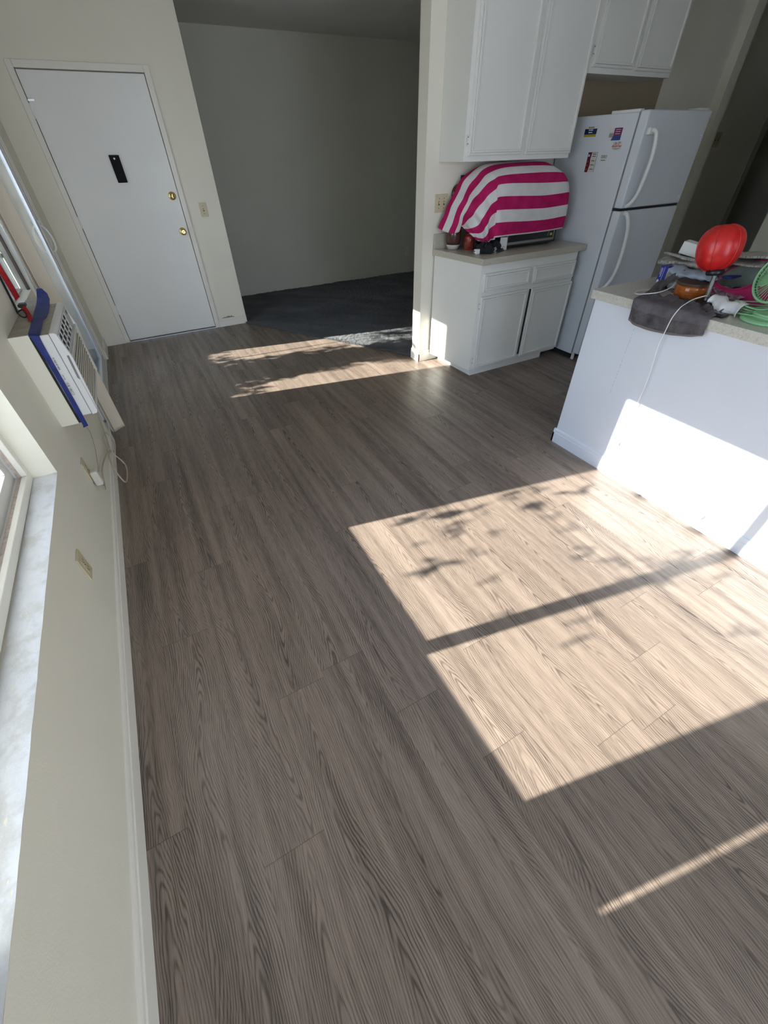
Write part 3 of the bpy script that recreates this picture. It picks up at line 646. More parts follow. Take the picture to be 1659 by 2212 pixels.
# ------------------------------------------------------------ kitchen cabinets
def raised_door(name, x0, x1, z0, z1, y, parent, th=0.018, mat=None, rail=0.030, yz=None):
    """frame-moulded panel in the x-z plane, front face looking along -y"""
    b = MB(); b.box(x0, x1, y, y + th, z0, z1); o = b.build(name, mat or M['cabinet'], parent, 0.003)
    m = MB()
    for d, h, w in ((0.003, 0.005, 0.011), (0.016, 0.012, 0.012)):
        a0, a1, c0, c1 = x0 + d, x1 - d, z0 + d, z1 - d
        m.box(a0, a1, y - h, y, c0, c0 + w); m.box(a0, a1, y - h, y, c1 - w, c1); m.box(a0, a0 + w, y - h, y, c0 + w, c1 - w); m.box(a1 - w, a1, y - h, y, c0 + w, c1 - w)
    m.build('moulding', mat or M['cabinet'], o, 0.002)
    return o
def cab_hinge(x, y, z, parent):
    b = MB(); b.cyl((x, y, z - 0.022), (x, y, z + 0.022), 0.0045, n=10); b.box(x - 0.012, x, y + 0.002, y + 0.006, z - 0.028, z + 0.028)
    o = b.build('hinge', M['cabinet'], parent)
    b = MB()
    for q in (-0.017, 0.017): MB().cyl((x - 0.007, y - 0.0005, z + q), (x - 0.007, y + 0.002, z + q), 0.003, n=8).build('screw', M['slot'], o)
    return o
BC = thing('base_cabinet', (2.79, 2.95, 0), 'white base cabinet with two drawers and two doors under the striped towel', 'cabinet')
b = MB(); b.poly([(2.272, 2.697, 0.058), (3.282, 2.697, 0.058), (3.282, 3.222, 0.058), (2.206, 3.222, 0.058)], (0, 0, 1), 0.80); b.build('cabinet_body', M['cabinet'], BC, 0.002)
MB().poly([(2.306, 2.722, 0), (3.14, 2.722, 0), (3.14, 3.20, 0), (2.290, 3.20, 0)], (0, 0, 1), 0.058).build('toe_kick', M['cabinet'], BC)
raised_door('drawer', 2.300, 2.768, 0.672, 0.798, 2.679, BC); raised_door('drawer', 2.804, 3.266, 0.669, 0.797, 2.679, BC)
raised_door('door', 2.298, 2.778, 0.078, 0.640, 2.679, BC); raised_door('door', 2.823, 3.280, 0.080, 0.638, 2.679, BC)
MB().box(2.780, 2.822, 2.694, 2.697, 0.085, 0.632).build('door_gap', M['cabinet'], BC)
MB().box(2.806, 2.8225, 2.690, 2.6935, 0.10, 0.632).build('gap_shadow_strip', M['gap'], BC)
for z in (0.575, 0.145): cab_hinge(2.2965, 2.684, z, BC)
CT = thing('countertop', (2.78, 2.95, 0.86), 'beige speckled laminate countertop under the microwave', 'countertop')
MB().poly([(2.260, 2.669, 0.858), (3.330, 2.669, 0.858), (3.330, 3.235, 0.858), (2.192, 3.235, 0.858)], (0, 0, 1), 0.042).build('worktop', M['counter'], CT, 0.002)
MB().box(2.194, 3.330, 3.212, 3.235, 0.900, 1.002).build('backsplash', M['counter'], CT, 0.002)
U1 = thing('upper_cabinet', (2.7, 3.08, 1.437), 'tall white upper cabinet above the counter with two doors', 'cabinet')
MB().box(2.210, 3.200, 2.946, YK - 0.001, 1.437, 2.50).build('cabinet_body', M['cabinet'], U1, 0.002)
raised_door('door', 2.238, 2.706, 1.467, 2.47, 2.929, U1); raised_door('door', 2.742, 3.190, 1.464, 2.47, 2.929, U1)
MB().box(2.712, 2.716, 2.9435, 2.946, 1.47, 2.46).build('door_gap', M['slot'], U1)
cab_hinge(2.2355, 2.934, 1.545, U1); cab_hinge(2.2355, 2.934, 2.35, U1)
U2 = thing('upper_cabinet', (3.66, 3.08, 1.879), 'short white upper cabinet over the refrigerator', 'cabinet')
MB().box(3.204, 4.102, 2.946, YK - 0.001, 1.879, 2.50).build('cabinet_body', M['cabinet'], U2, 0.002)
raised_door('door', 3.232, 3.642, 1.908, 2.47, 2.929, U2); raised_door('door', 3.680, 4.078, 1.904, 2.47, 2.929, U2)
cab_hinge(3.229, 2.934, 1.985, U2)

# ------------------------------------------------------------ refrigerator
RF = thing('refrigerator', (3.69, 2.85, 0), 'white top-freezer refrigerator beside the kitchen counter', 'refrigerator')
MB().box(3.345, 4.035, 2.545, 3.215, 0.045, 1.668).build('fridge_body', M['fridge'], RF, 0.006)
MB().box(3.36, 4.02, 2.56, 3.19, 0.0, 0.045).build('base_grille', M['gap'], RF)
def fdoor(z0, z1, hp):
    o = MB().box(3.345, 4.035, 2.465, 2.533, z0, z1).build('door', M['fridge'], RF, 0.010, seg=3)
    MB().box(3.352, 4.03, 2.533, 2.5455, z0 + 0.006, z1 - 0.006).build('gasket', plain('grey_gasket', (0.22, 0.23, 0.24), 0.6), o)
    b = MB(); b.tube(spline(hp, 8), 0.013, 12); h = b.build('handle', M['white'], o, smooth=True)
    return o
d1 = fdoor(1.146, 1.675, [(3.40, 2.466, 1.572), (3.405, 2.432, 1.572), (3.418, 2.415, 1.545), (3.428, 2.405, 1.45), (3.424, 2.405, 1.35), (3.412, 2.415, 1.24), (3.395, 2.435, 1.18), (3.388, 2.466, 1.158)])
MB().box(3.372, 3.420, 2.440, 2.466, 1.550, 1.588).build('handle_mount', M['white'], d1, 0.006)
d2 = fdoor(0.06, 1.130, [(3.395, 2.466, 1.118), (3.400, 2.436, 1.105), (3.420, 2.412, 1.03), (3.432, 2.405, 0.92), (3.436, 2.405, 0.80), (3.430, 2.415, 0.70), (3.412, 2.440, 0.63), (3.400, 2.466, 0.60)])
MB().box(3.35, 4.03, 2.475, 2.54, 1.130, 1.146).build('door_gap', M['gap'], RF)
MB().box(3.36, 3.40, 2.55, 2.78, 1.668, 1.684).build('hinge_cover', M['white'], RF, 0.003)
MB().box(3.95, 4.03, 2.50, 2.60, 1.676, 1.690).build('hinge_cover', M['white'], RF, 0.003)
for (z, par) in ((1.545, d1), (1.188, d1), (1.078, d2)): MB().cyl((4.0, 2.466, z), (4.0, 2.461, z), 0.005, n=10).build('screw_cap', M['white'], par)
MB().cyl((3.365, 2.53, 0.0), (3.365, 2.53, 0.06), 0.014, n=12).build('foot', M['white'], RF)

# magnets on the refrigerator's side
FXm = 3.345
def quad_x(name, pts, mat, parent=None, th=0.0012, off=0.0):
    return MB().poly([(FXm - off, y, z) for y, z in pts], (-1, 0, 0), th).build(name, mat, parent)
def rect_x(name, ya, yb, z0, z1, mat, parent=None, th=0.0012, off=0.0): return quad_x(name, [(ya, z0), (yb, z0), (yb, z1), (ya, z1)], mat, parent, th, off)
def text_x(txt, y, z, size, mat, parent, off=0.0016, name='lettering', bold=True, face='-x'):
    c = bpy.data.curves.new(name, 'FONT'); c.body = txt; c.size = size; c.extrude = 0.0002; c.align_x = 'CENTER'; c.align_y = 'CENTER'
    if bold: c.offset = size * 0.02
    tmp = bpy.data.objects.new('tmp', c); me = bpy.data.meshes.new_from_object(tmp); bpy.data.objects.remove(tmp)
    me.materials.clear(); me.materials.append(mat); o = bpy.data.objects.new(name, me); COL.objects.link(o)
    me.transform(Matrix.Translation((FXm - off, y, z)) @ Matrix.Rotation(-PI/2, 4, 'Z') @ Matrix.Rotation(PI/2, 4, 'X'))
    o.parent = parent; o.matrix_parent_inverse = Matrix.Translation(-parent.location); return o
M['navy'] = plain('navy_print', (0.012, 0.018, 0.09), 0.4); M['yellow'] = plain('yellow_print', (0.50, 0.40, 0.02), 0.4); M['paper'] = plain('white_card', (0.72, 0.71, 0.69), 0.6, 0, 0.02)
M['redink'] = plain('red_ink', (0.45, 0.03, 0.02), 0.5); M['purple'] = plain('purple_print', (0.17, 0.015, 0.11), 0.4); M['blue'] = plain('blue_print', (0.02, 0.07, 0.26), 0.4)
M['green'] = plain('green_ink', (0.04, 0.22, 0.10), 0.5); M['greyink'] = plain('grey_ink', (0.12, 0.12, 0.13), 0.6); M['maroon'] = plain('maroon_print', (0.11, 0.012, 0.04), 0.4); M['cream'] = plain('cream_card', (0.66, 0.62, 0.56), 0.6, 0, 0.03)
t = thing('fridge_magnet', (FXm, 2.91, 1.57), 'navy magnet with a yellow strip, highest at left on the refrigerator side', 'magnet', None)
rect_x('card', 2.967, 2.857, 1.553, 1.612, M['paper'], t); rect_x('navy_panel', 2.967, 2.857, 1.566, 1.597, M['navy'], t, 0.0012, 0.0012); rect_x('yellow_strip', 2.967, 2.857, 1.553, 1.565, M['yellow'], t, 0.0012, 0.0012)
for z, w in ((1.590, 0.04), (1.577, 0.034)): rect_x('printed_line', 2.912 + w/2, 2.912 - w/2, z - 0.003, z + 0.003, M['paper'], t, 0.0012, 0.0020)
rect_x('printed_line', 2.940, 2.885, 1.602, 1.607, M['greyink'], t, 0.0006, 0.0012)
t = thing('fridge_magnet', (FXm, 2.69, 1.56), 'purple and blue magnet with a group picture, highest at right on the refrigerator side', 'magnet')
rect_x('card', 2.745, 2.637, 1.528, 1.594, M['paper'], t); quad_x('purple_panel', [(2.702, 1.551), (2.637, 1.551), (2.637, 1.594), (2.702, 1.594)], M['purple'], t, 0.0012, 0.0012)
quad_x('blue_panel', [(2.716, 1.528), (2.637, 1.528), (2.637, 1.551), (2.702, 1.551)], M['blue'], t, 0.0012, 0.0012)
for k in range(5): rect_x('small_figure', 2.738 - k*0.007, 2.734 - k*0.007, 1.545, 1.566 + 0.004*(k % 2), M['greyink'], t, 0.0006, 0.0012)
for z in (1.585, 1.574, 1.563): rect_x('printed_line', 2.690, 2.650, z - 0.0015, z + 0.0015, M['cream'], t, 0.0006, 0.0022)
t = thing('fridge_magnet', (FXm, 2.65, 1.50), 'white magnet lettered in red below the purple magnet', 'magnet')
rect_x('card', 2.690, 2.612, 1.476, 1.522, M['paper'], t, 0.0008)
text_x('J & CP', 2.651, 1.512, 0.020, M['redink'], t); text_x('ARGENTINE', 2.651, 1.496, 0.0145, M['redink'], t)
rect_x('printed_line', 2.683, 2.619, 1.4835, 1.486, M['greyink'], t, 0.0006, 0.0008); rect_x('printed_line', 2.667, 2.635, 1.478, 1.480, M['greyink'], t, 0.0006, 0.0008)
t = thing('fridge_magnet', (FXm, 2.84, 1.41), 'tall magnet card with a maroon picture strip, lowest on the refrigerator side', 'magnet')
rect_x('card', 2.884, 2.800, 1.350, 1.466, M['cream'], t); quad_x('picture_strip', [(2.884, 1.350), (2.858, 1.350), (2.850, 1.395), (2.856, 1.430), (2.850, 1.466), (2.884, 1.466)], M['maroon'], t, 0.0012, 0.0012)
for z in (1.455, 1.443, 1.417, 1.393, 1.368): rect_x('printed_line', 2.842, 2.812, z - 0.0025, z + 0.0025, M['greyink'], t, 0.0006, 0.0012)
rect_x('edge_line', 2.802, 2.800, 1.350, 1.466, M['greyink'], t, 0.0010, 0.0006); rect_x('edge_line', 2.884, 2.800, 1.464, 1.466, M['greyink'], t, 0.0010, 0.0006)
for z, c in ((1.447, 'paper'), (1.413, 'redink'), (1.39, 'redink'), (1.366, 'redink')): rect_x('small_picture', 2.880, 2.866, z - 0.006, z + 0.006, M[c], t, 0.0006, 0.0022)
t = thing('fridge_magnet', (FXm, 2.74, 1.43), 'small magnet with three green rings between the tall card and the door', 'magnet')
rect_x('card', 2.766, 2.708, 1.410, 1.452, M['paper'], t, 0.0008)
for k in range(3):
    b = MB(); b.tube([(FXm - 0.0012, 2.753 - k*0.017 + 0.0065*math.cos(a*PI/8), 1.440 + 0.0075*math.sin(a*PI/8)) for a in range(16)], 0.0016, 6, True); b.build('ring', M['green'], t)
rect_x('printed_line', 2.757, 2.718, 1.418, 1.422, M['greyink'], t, 0.0006, 0.0008)

# ------------------------------------------------------------ things on the kitchen counter
MW = thing('microwave', (2.9, 3.0, 0.90), 'black microwave oven mostly covered by the striped towel', 'microwave')
MB().box(2.60, 3.165, 2.885, 3.205, 0.912, 1.19).build('oven_body', M['black'], MW, 0.004)
dr = MB().box(2.60, 3.155, 2.862, 2.885, 0.915, 1.185).build('door', M['black'], MW, 0.003)
b = MB(); b.box(2.628, 3.135, 2.8595, 2.863, 0.930, 0.947); b.box(2.628, 2.643, 2.8595, 2.863, 0.947, 1.17); b.box(3.122, 3.135, 2.8595, 2.863, 0.947, 1.17); b.box(2.628, 3.135, 2.8595, 2.863, 1.155, 1.17)
b.build('window_trim', plain('grey_trim', (0.20, 0.19, 0.18), 0.4), dr)
b = MB(); b.poly([(3.058, 2.8605, 0.96), (3.066, 2.8605, 0.96), (3.10, 2.8605, 1.16), (3.092, 2.8605, 1.16)], (0, -1, 0), 0.002); b.build('panel_line', plain('grey_line', (0.20, 0.19, 0.18), 0.4), dr)
MB().box(3.085, 3.108, 2.857, 2.8605, 0.962, 0.978).build('yellow_sticker', plain('yellow_sticker', (0.60, 0.50, 0.05), 0.5), dr)
for x in (2.64, 3.12):
    for y in (2.91, 3.18): MB().cyl((x, y, 0.90), (x, y, 0.913), 0.012, n=10).build('foot', M['black'], MW)
t = thing('toaster_oven', (2.92, 3.06, 1.19), 'small dark appliance on top of the microwave, under the striped towel', 'appliance')
MB().box(2.66, 3.09, 2.95, 3.19, 1.196, 1.385).build('appliance_body', M['black'], t, 0.02, seg=3)
for x in (2.70, 3.05): MB().cyl((x, 3.06, 1.19), (x, 3.06, 1.20), 0.015, n=10).build('foot', M['black'], t)

# striped beach towel, thrown over everything: rows follow its stripe edges, columns run from the
# right-hand hanging side round the front corner to the left-hand end
TR = [  # (x, y, z) along each stripe edge, bottom hem first
 [(3.175, 2.99, 0.955), (3.205, 2.850, 1.000), (2.93, 2.842, 0.995), (2.52, 2.832, 0.998), (2.495, 2.850, 0.985), (2.470, 2.872, 0.972), (2.440, 2.862, 0.968), (2.405, 2.875, 0.972), (2.355, 2.890, 0.985)],
 [(3.185, 2.99, 1.050), (3.210, 2.850, 1.085), (2.93, 2.840, 1.075), (2.52, 2.828, 1.090), (2.480, 2.855, 1.075), (2.455, 2.885, 1.035), (2.420, 2.868, 1.002), (2.375, 2.885, 0.998), (2.325, 2.900, 1.010)],
 [(3.190, 2.99, 1.130), (3.210, 2.855, 1.158), (2.93, 2.842, 1.150), (2.52, 2.832, 1.165), (2.478, 2.858, 1.150), (2.450, 2.890, 1.100), (2.400, 2.872, 1.045), (2.350, 2.890, 1.028), (2.288, 2.905, 1.035)],
 [(3.185, 3.00, 1.205), (3.202, 2.862, 1.235), (2.93, 2.848, 1.228), (2.52, 2.842, 1.242), (2.480, 2.868, 1.220), (2.430, 2.900, 1.160), (2.370, 2.885, 1.095), (2.310, 2.900, 1.062), (2.248, 2.912, 1.062)],
 [(3.170, 3.02, 1.275), (3.185, 2.880, 1.298), (2.93, 2.858, 1.302), (2.52, 2.855, 1.312), (2.470, 2.885, 1.280), (2.405, 2.925, 1.215), (2.350, 2.940, 1.150), (2.305, 2.960, 1.100), (2.268, 2.975, 1.070)],
 [(3.130, 3.05, 1.340), (3.140, 2.910, 1.352), (2.93, 2.885, 1.362), (2.55, 2.885, 1.358), (2.470, 2.930, 1.330), (2.400, 2.970, 1.265), (2.352, 3.010, 1.190), (2.320, 3.030, 1.110), (2.300, 3.035, 1.030)],
 [(3.080, 3.08, 1.385), (3.070, 2.950, 1.392), (2.90, 2.930, 1.400), (2.60, 2.930, 1.398), (2.480, 2.975, 1.372), (2.405, 3.015, 1.300), (2.352, 3.045, 1.210), (2.310, 3.055, 1.120), (2.275, 3.060, 1.018)],
 [(3.060, 3.12, 1.405), (3.030, 3.000, 1.415), (2.88, 2.985, 1.420), (2.63, 2.990, 1.418), (2.495, 3.030, 1.400), (2.405, 3.065, 1.330), (2.345, 3.085, 1.235), (2.290, 3.095, 1.130), (2.245, 3.100, 1.018)],
 [(3.050, 3.16, 1.408), (3.000, 3.060, 1.418), (2.86, 3.055, 1.425), (2.65, 3.060, 1.425), (2.510, 3.095, 1.412), (2.400, 3.125, 1.352), (2.330, 3.140, 1.250), (2.268, 3.145, 1.140), (2.216, 3.145, 1.030)],
 [(3.040, 3.19, 1.395), (2.990, 3.120, 1.412), (2.86, 3.120, 1.418), (2.66, 3.130, 1.418), (2.520, 3.155, 1.402), (2.400, 3.180, 1.348), (2.325, 3.188, 1.248), (2.262, 3.190, 1.145), (2.205, 3.190, 1.045)],
]
def towel():
    nu, nv = 8, 8
    rows = [spline(r, nu) for r in TR]
    cols = [spline([rows[i][j] for i in range(len(rows))], nv) for j in range(len(rows[0]))]
    H = len(cols[0]); Wn = len(cols); random.seed(2)
    def off(i, j):
        g = min(1.0, max(0.0, (j - 3 * nu) / 6.0)); return (0.0020 + 0.0070 * g) * math.sin(j * 0.62 + i * 0.05) + 0.0022 * math.sin(j * 1.15 - i * 0.2)
    v = [cols[j][i] + Vector((-0.35, -1, 0)) * off(i, j) for i in range(H) for j in range(Wn)]
    b = MB(); b.v = [tuple(p) for p in v]; b.f = [(i*Wn+j, i*Wn+j+1, (i+1)*Wn+j+1, (i+1)*Wn+j) for i in range(H-1) for j in range(Wn-1)]
    t = NT('striped_terry_towel'); at = t.new('ShaderNodeAttribute', attribute_name='stripe'); s = at.outputs['Fac']
    k = t.math('LESS_THAN', t.math('FRACT', t.math('MULTIPLY', s, 0.5)), 0.5)
    hem = t.math('LESS_THAN', s, 0.10); k = t.math('MULTIPLY', k, t.math('SUBTRACT', 1.0, hem))
    co = t.coord(); n = t.noise(co, 500, 3, 0.7); n2 = t.noise(co, 14, 3)
    pk = t.ramp(n2, [(0.3, (0.40, 0.012, 0.095)), (0.7, (0.52, 0.022, 0.135))])
    wh = t.ramp(n2, [(0.3, (0.66, 0.64, 0.62)), (0.7, (0.74, 0.72, 0.70))])
    t.set(t.mix(k, wh, pk), 0.95, 0, 0.1); t.bump(n, 0.5, 0.002)
    o = b.build('beach_towel', t.m, smooth=True, solid=0.004)
    a = o.data.attributes.new('stripe', 'FLOAT', 'POINT')
    a.data.foreach_set('value', [i / nv for i in range(H) for j in range(Wn)])
    return tag(o, 'pink and white striped beach towel draped over the microwave', 'towel')
towel()
t = thing('jar', (2.32, 3.14, 0.90), 'brown glass jar with a cream base under the left end of the striped towel', 'jar')
MB().lathe([(0.0, 0.003), (0.040, 0.003), (0.052, 0.028), (0.053, 0.034)], (2.322, 3.140, 0.90), n=28).build('jar_base', M['cream'], t, smooth=True)
MB().lathe([(0.053, 0.034), (0.058, 0.06), (0.060, 0.10), (0.058, 0.13), (0.045, 0.15), (0.0, 0.15)], (2.322, 3.140, 0.90), n=28).build('jar_body', plain('brown_glass', (0.085, 0.035, 0.028), 0.12, 0, 0.1, 8), t, smooth=True)
t = thing('drink_can', (2.42, 3.05, 0.90), 'red patterned tin beside the brown jar under the towel', 'tin')
ct = NT('red_fruit_print'); co = ct.coord(); ct.set(ct.ramp(ct.noise(co, 55, 2, 0.6), [(0.40, (0.32, 0.012, 0.015)), (0.56, (0.42, 0.03, 0.03)), (0.60, (0.07, 0.16, 0.04)), (0.70, (0.03, 0.01, 0.01))]), 0.25)
MB().lathe([(0, 0), (0.040, 0), (0.043, 0.005), (0.043, 0.085), (0.036, 0.105), (0, 0.105)], (2.418, 3.055, 0.90), n=28).build('tin_body', ct.m, t, smooth=True)
MB().lathe([(0, 0), (0.037, 0), (0.037, 0.006), (0, 0.006)], (2.418, 3.055, 1.004), n=28).build('tin_lid', plain('dark_tin_lid', (0.12, 0.02, 0.02), 0.3), t)
t = thing('paper_card', (2.61, 2.86, 0.90), 'small white card leaning on the left end of the microwave', 'card')
MB().poly([(2.562, 2.856, 0.905), (2.632, 2.850, 0.903), (2.632, 2.858, 0.985), (2.568, 2.862, 0.988)], (0, 1, 0), 0.0012).build('card_sheet', M['paper'], t)
MB().tube(spline([(2.55, 2.84, 0.925), (2.575, 2.835, 0.935), (2.60, 2.84, 0.925), (2.578, 2.845, 0.915)], 5, True), 0.004, 6, True).build('paper_curl', M['paper'], t)
t = thing('charger_plug', (2.30, 2.87, 0.90), 'small white charger plug on the left front of the kitchen counter', 'plug')
MB().box(2.322, 2.362, 2.840, 2.868, 0.9005, 0.934).build('plug_body', M['white'], t, 0.005)
b = MB(); b.cyl((2.322, 2.850, 0.922), (2.308, 2.850, 0.922), 0.0022, n=8); b.cyl((2.322, 2.850, 0.908), (2.308, 2.850, 0.908), 0.0022, n=8); b.build('prong', M['slot'], t)
# heap of black cloth and a comb-ended cord
def lump(name, c, r, mat, parent=None, seed=1, amp=0.25, n=24, flat=0.0):
    """crumpled closed lump resting at z = flat"""
    rnd = random.Random(seed); ph = [rnd.uniform(0, 6.3) for _ in range(12)]; rows = []
    for i in range(n + 1):
        th = PI * i / n; row = []
        for j in range(2 * n):
            a = PI * j / n
            k = 1 + amp * (0.5 * math.sin(3*a + ph[0] + 2*th) * math.sin(2*th + ph[1]) + 0.35 * math.sin(5*a + ph[2]) * math.sin(4*th + ph[3]) + 0.22 * math.sin(9*a + ph[4] + 5*th))
            p = Vector((r[0] * math.sin(th) * math.cos(a) * k, r[1] * math.sin(th) * math.sin(a) * k, r[2] * math.cos(th) * k)) + Vector(c)
            p.z = max(p.z, flat); row.append(p)
        rows.append(row + [row[0]])
    return MB().grid(rows).build(name, mat, parent, smooth=True)
t = thing('cloth_heap', (2.44, 2.87, 0.90), 'heap of black cloth and cords at the front left of the kitchen counter', 'cloth')
lump('black_cloth', (2.425, 2.855, 0.925), (0.075, 0.055, 0.040), M['blackcloth'], t, 3, 0.35, flat=0.9008)
lump('black_cloth', (2.520, 2.86, 0.928), (0.045, 0.035, 0.040), M['blackcloth'], t, 8, 0.35, flat=0.9008)
MB().tube(spline([(2.375, 2.82, 0.945), (2.360, 2.815, 0.972), (2.375, 2.812, 0.992), (2.395, 2.815, 0.975), (2.390, 2.82, 0.945)], 6), 0.003, 6).build('cord_loop', M['black'], t, smooth=True)
b = MB()
for k in range(9): x = 2.475 + k * 0.0115; b.tube([(x, 2.815 + 0.004*k, 0.935 - 0.002*k), (x + 0.014, 2.792 + 0.005*k, 0.916), (x + 0.017, 2.785 + 0.005*k, 0.9035)], 0.0024, 6)
b.build('comb_teeth', M['black'], t)
b = MB()
for k in range(7): b.cyl((2.455 + 0.0045*(k % 3) , 2.793, 0.938 - 0.007*k), (2.475 + 0.0045*(k % 3), 2.795, 0.941 - 0.007*k), 0.0013, n=6)
b.build('white_stitching', M['white'], t)
t = thing('ornament', (2.37, 3.19, 1.25), 'round patterned wall ornament peeping out behind the striped towel', 'ornament')
ot = NT('painted_clay'); co = ot.coord(); ot.set(ot.ramp(ot.noise(co, 70, 2, 0.5), [(0.38, (0.015, 0.01, 0.01)), (0.48, (0.22, 0.03, 0.015)), (0.56, (0.04, 0.07, 0.04)), (0.64, (0.30, 0.20, 0.12))]), 0.35)
MB().lathe([(0, 0), (0.052, 0), (0.058, 0.006), (0.050, 0.020), (0.025, 0.028), (0, 0.030)], (2.395, 3.235, 1.248), (0, -1, 0), 28).build('painted_disc', ot.m, t, smooth=True)
t = thing('picture_frame', (2.46, 3.2, 1.32), 'narrow black wooden frame on the wall behind the striped towel', 'frame')
MB().box(2.415, 2.53, 3.215, 3.235, 1.22, 1.356).build('frame_board', M['black'], t, 0.002)
MB().box(2.428, 2.517, 3.2135, 3.2155, 1.235, 1.343).build('frame_picture', plain('dark_brown_print', (0.05, 0.02, 0.012), 0.4), t)
# ------------------------------------------------------------ kitchen peninsula
PE = thing('kitchen_peninsula', (2.43, 0.2, 0), 'white painted peninsula between the planked room and the kitchen', 'peninsula')
MB().box(2.134, 2.72, -0.198, 1.566, 0, 0.886).build('peninsula_body', M['island'], PE, 0.003)
b = MB()
prof = [(0, 0), (0.012, 0), (0.012, 0.068), (0.009, 0.071), (0.009, 0.087), (0.005, 0.094), (0.0, 0.096)]
v = [(2.134 - a, y, z) for y in (-0.198, 1.578) for a, z in prof]; k = len(prof)
b.add(v, [(i, (i+1) % k, k+(i+1) % k, k+i) for i in range(k)] + [tuple(range(k)), tuple(reversed(range(k, 2*k)))])
v = [(x, 1.566 + a, z) for x in (2.122, 2.72) for a, z in prof]
b.add(v, [(i, (i+1) % k, k+(i+1) % k, k+i) for i in range(k)] + [tuple(range(k)), tuple(reversed(range(k, 2*k)))])
b.build('baseboard', M['island'], PE)
b = MB(); random.seed(8); z = 0.80
while z > 0.45:
    h = random.uniform(0.006, 0.02); y = 1.293 + 0.0010 * math.sin(z * 40); b.box(2.1336, 2.1341, y, y + 0.0011, z - h, z); z -= h + random.uniform(0.002, 0.012)
cr = b.build('hairline_crack', plain('crack_shadow_grey', (0.35, 0.35, 0.38), 0.8), PE)
PT = struct(box('trim_4', M['counter2'], 2.116, 2.76, -0.198, 1.584, 0.887, 0.930, bevel=0.002), 'speckled laminate worktop of the peninsula')
del PT['kind']; PT.name = 'countertop'; tag(PT, 'grey beige speckled worktop of the peninsula, cluttered with papers and a fan', 'countertop')

ZT = 0.930
# grey hand towel hanging over the edge
def grey_towel():
    t = NT('grey_terry'); at = t.new('ShaderNodeAttribute', attribute_name='band'); s = at.outputs['Fac']; co = t.coord()
    n = t.noise(co, 420, 3, 0.7); n2 = t.noise(co, 22, 4, 0.6)
    smooth = t.ramp(n2, [(0.35, (0.115, 0.105, 0.115)), (0.65, (0.165, 0.152, 0.165))]); pile = t.ramp(t.math('ADD', t.math('MULTIPLY', n, 0.5), t.math('MULTIPLY', n2, 0.5)), [(0.35, (0.055, 0.048, 0.052)), (0.65, (0.17, 0.155, 0.160))])
    c = t.mix(t.math('GREATER_THAN', s, 0.5), smooth, pile); c = t.mix(t.math('GREATER_THAN', s, 1.5), c, (0.21, 0.19, 0.18))
    t.set(c, 0.95, 0, 0.1); t.bump(n, 0.7, 0.003)
    nu = 60; prof = []
    top = [1.331, 1.26, 1.13, 1.02, 0.965]; bot = [(1.322, 0.842), (1.259, 0.826), (1.128, 0.829), (1.02, 0.846), (0.958, 0.866)]
    back = [(2.20, 1.345), (2.24, 1.31), (2.275, 1.20), (2.258, 1.08), (2.245, 0.985)]
    rowsdef = []
    S = lambda L, u: spline([Vector((a, 0, 0)) if not isinstance(a, tuple) else Vector((a[0], a[1], 0)) for a in L], 15)
    T = S(top, 0); B = S(bot, 0); K = S(back, 0); m = len(T); rows = []; band = []
    for j in range(m): pass
    def row(fn, bd): rows.append([fn(j) for j in range(m)]); band.append(bd)
    for q in (0, 0.08): row(lambda j: Vector((2.104 + 0.0025*math.sin(j*0.5), B[j].x + (T[j].x - B[j].x)*q, B[j].y + (0.94 - B[j].y)*q)), 2)
    for q in (0.10, 0.2, 0.3, 0.4, 0.5, 0.58): row(lambda j: Vector((2.104 + 0.003*math.sin(j*0.42 + q*3) - 0.003*q, B[j].x + (T[j].x - B[j].x)*q, B[j].y + (0.94 - B[j].y)*q)), 1)
    for q in (0.61, 0.7, 0.8, 0.9): row(lambda j: Vector((2.102 + 0.0025*math.sin(j*0.3 + q*3), B[j].x + (T[j].x - B[j].x)*q, B[j].y + (0.94 - B[j].y)*q)), 0)
    row(lambda j: Vector((2.107, T[j].x, 0.9365 + 0.002*math.sin(j*0.4))), 0)
    for q in (0.08, 0.2, 0.35, 0.5, 0.65, 0.8, 0.92, 1.0):
        row(lambda j: Vector((2.107 + (K[j].x - 2.107)*q, T[j].x + (K[j].y - T[j].x)*q, 0.939 + q*0.007*(1 + math.sin(j*0.55 + q*7)) + 0.004*q*math.sin(j*1.3 - q*9) + (0.0 if q < 1 else -0.003))), 0)
    b = MB().grid(rows); o = b.build('hand_towel', t.m, smooth=True, solid=0.004)
    a = o.data.attributes.new('band', 'FLOAT', 'POINT'); a.data.foreach_set('value', [bd for bd in band for _ in range(m)])
    # the twisted part lying back over the papers
    rows = []
    P = spline([(2.19, 1.30, 0.948), (2.27, 1.345, 0.958), (2.34, 1.365, 0.975), (2.40, 1.35, 1.0), (2.44, 1.335, 1.018)], 6)
    for i, p in enumerate(P):
        w = 0.060 - 0.0012 * i; rows.append([p + Vector((0.25, -1, 0)).normalized() * w * (k / 7 - 0.5) + Vector((0, 0, 0.008 * math.sin(k * 1.5 + i * 0.6) - 0.010 * (k / 3.5 - 1) ** 2)) for k in range(8)])
    b = MB().grid(rows); o2 = b.build('twisted_corner', t.m, o, smooth=True, solid=0.004)
    a = o2.data.attributes.new('band', 'FLOAT', 'POINT'); a.data.foreach_set('value', [0.0] * len(b.v))
    return tag(o, 'grey terry hand towel hanging over the edge of the peninsula worktop', 'towel')
grey_towel()

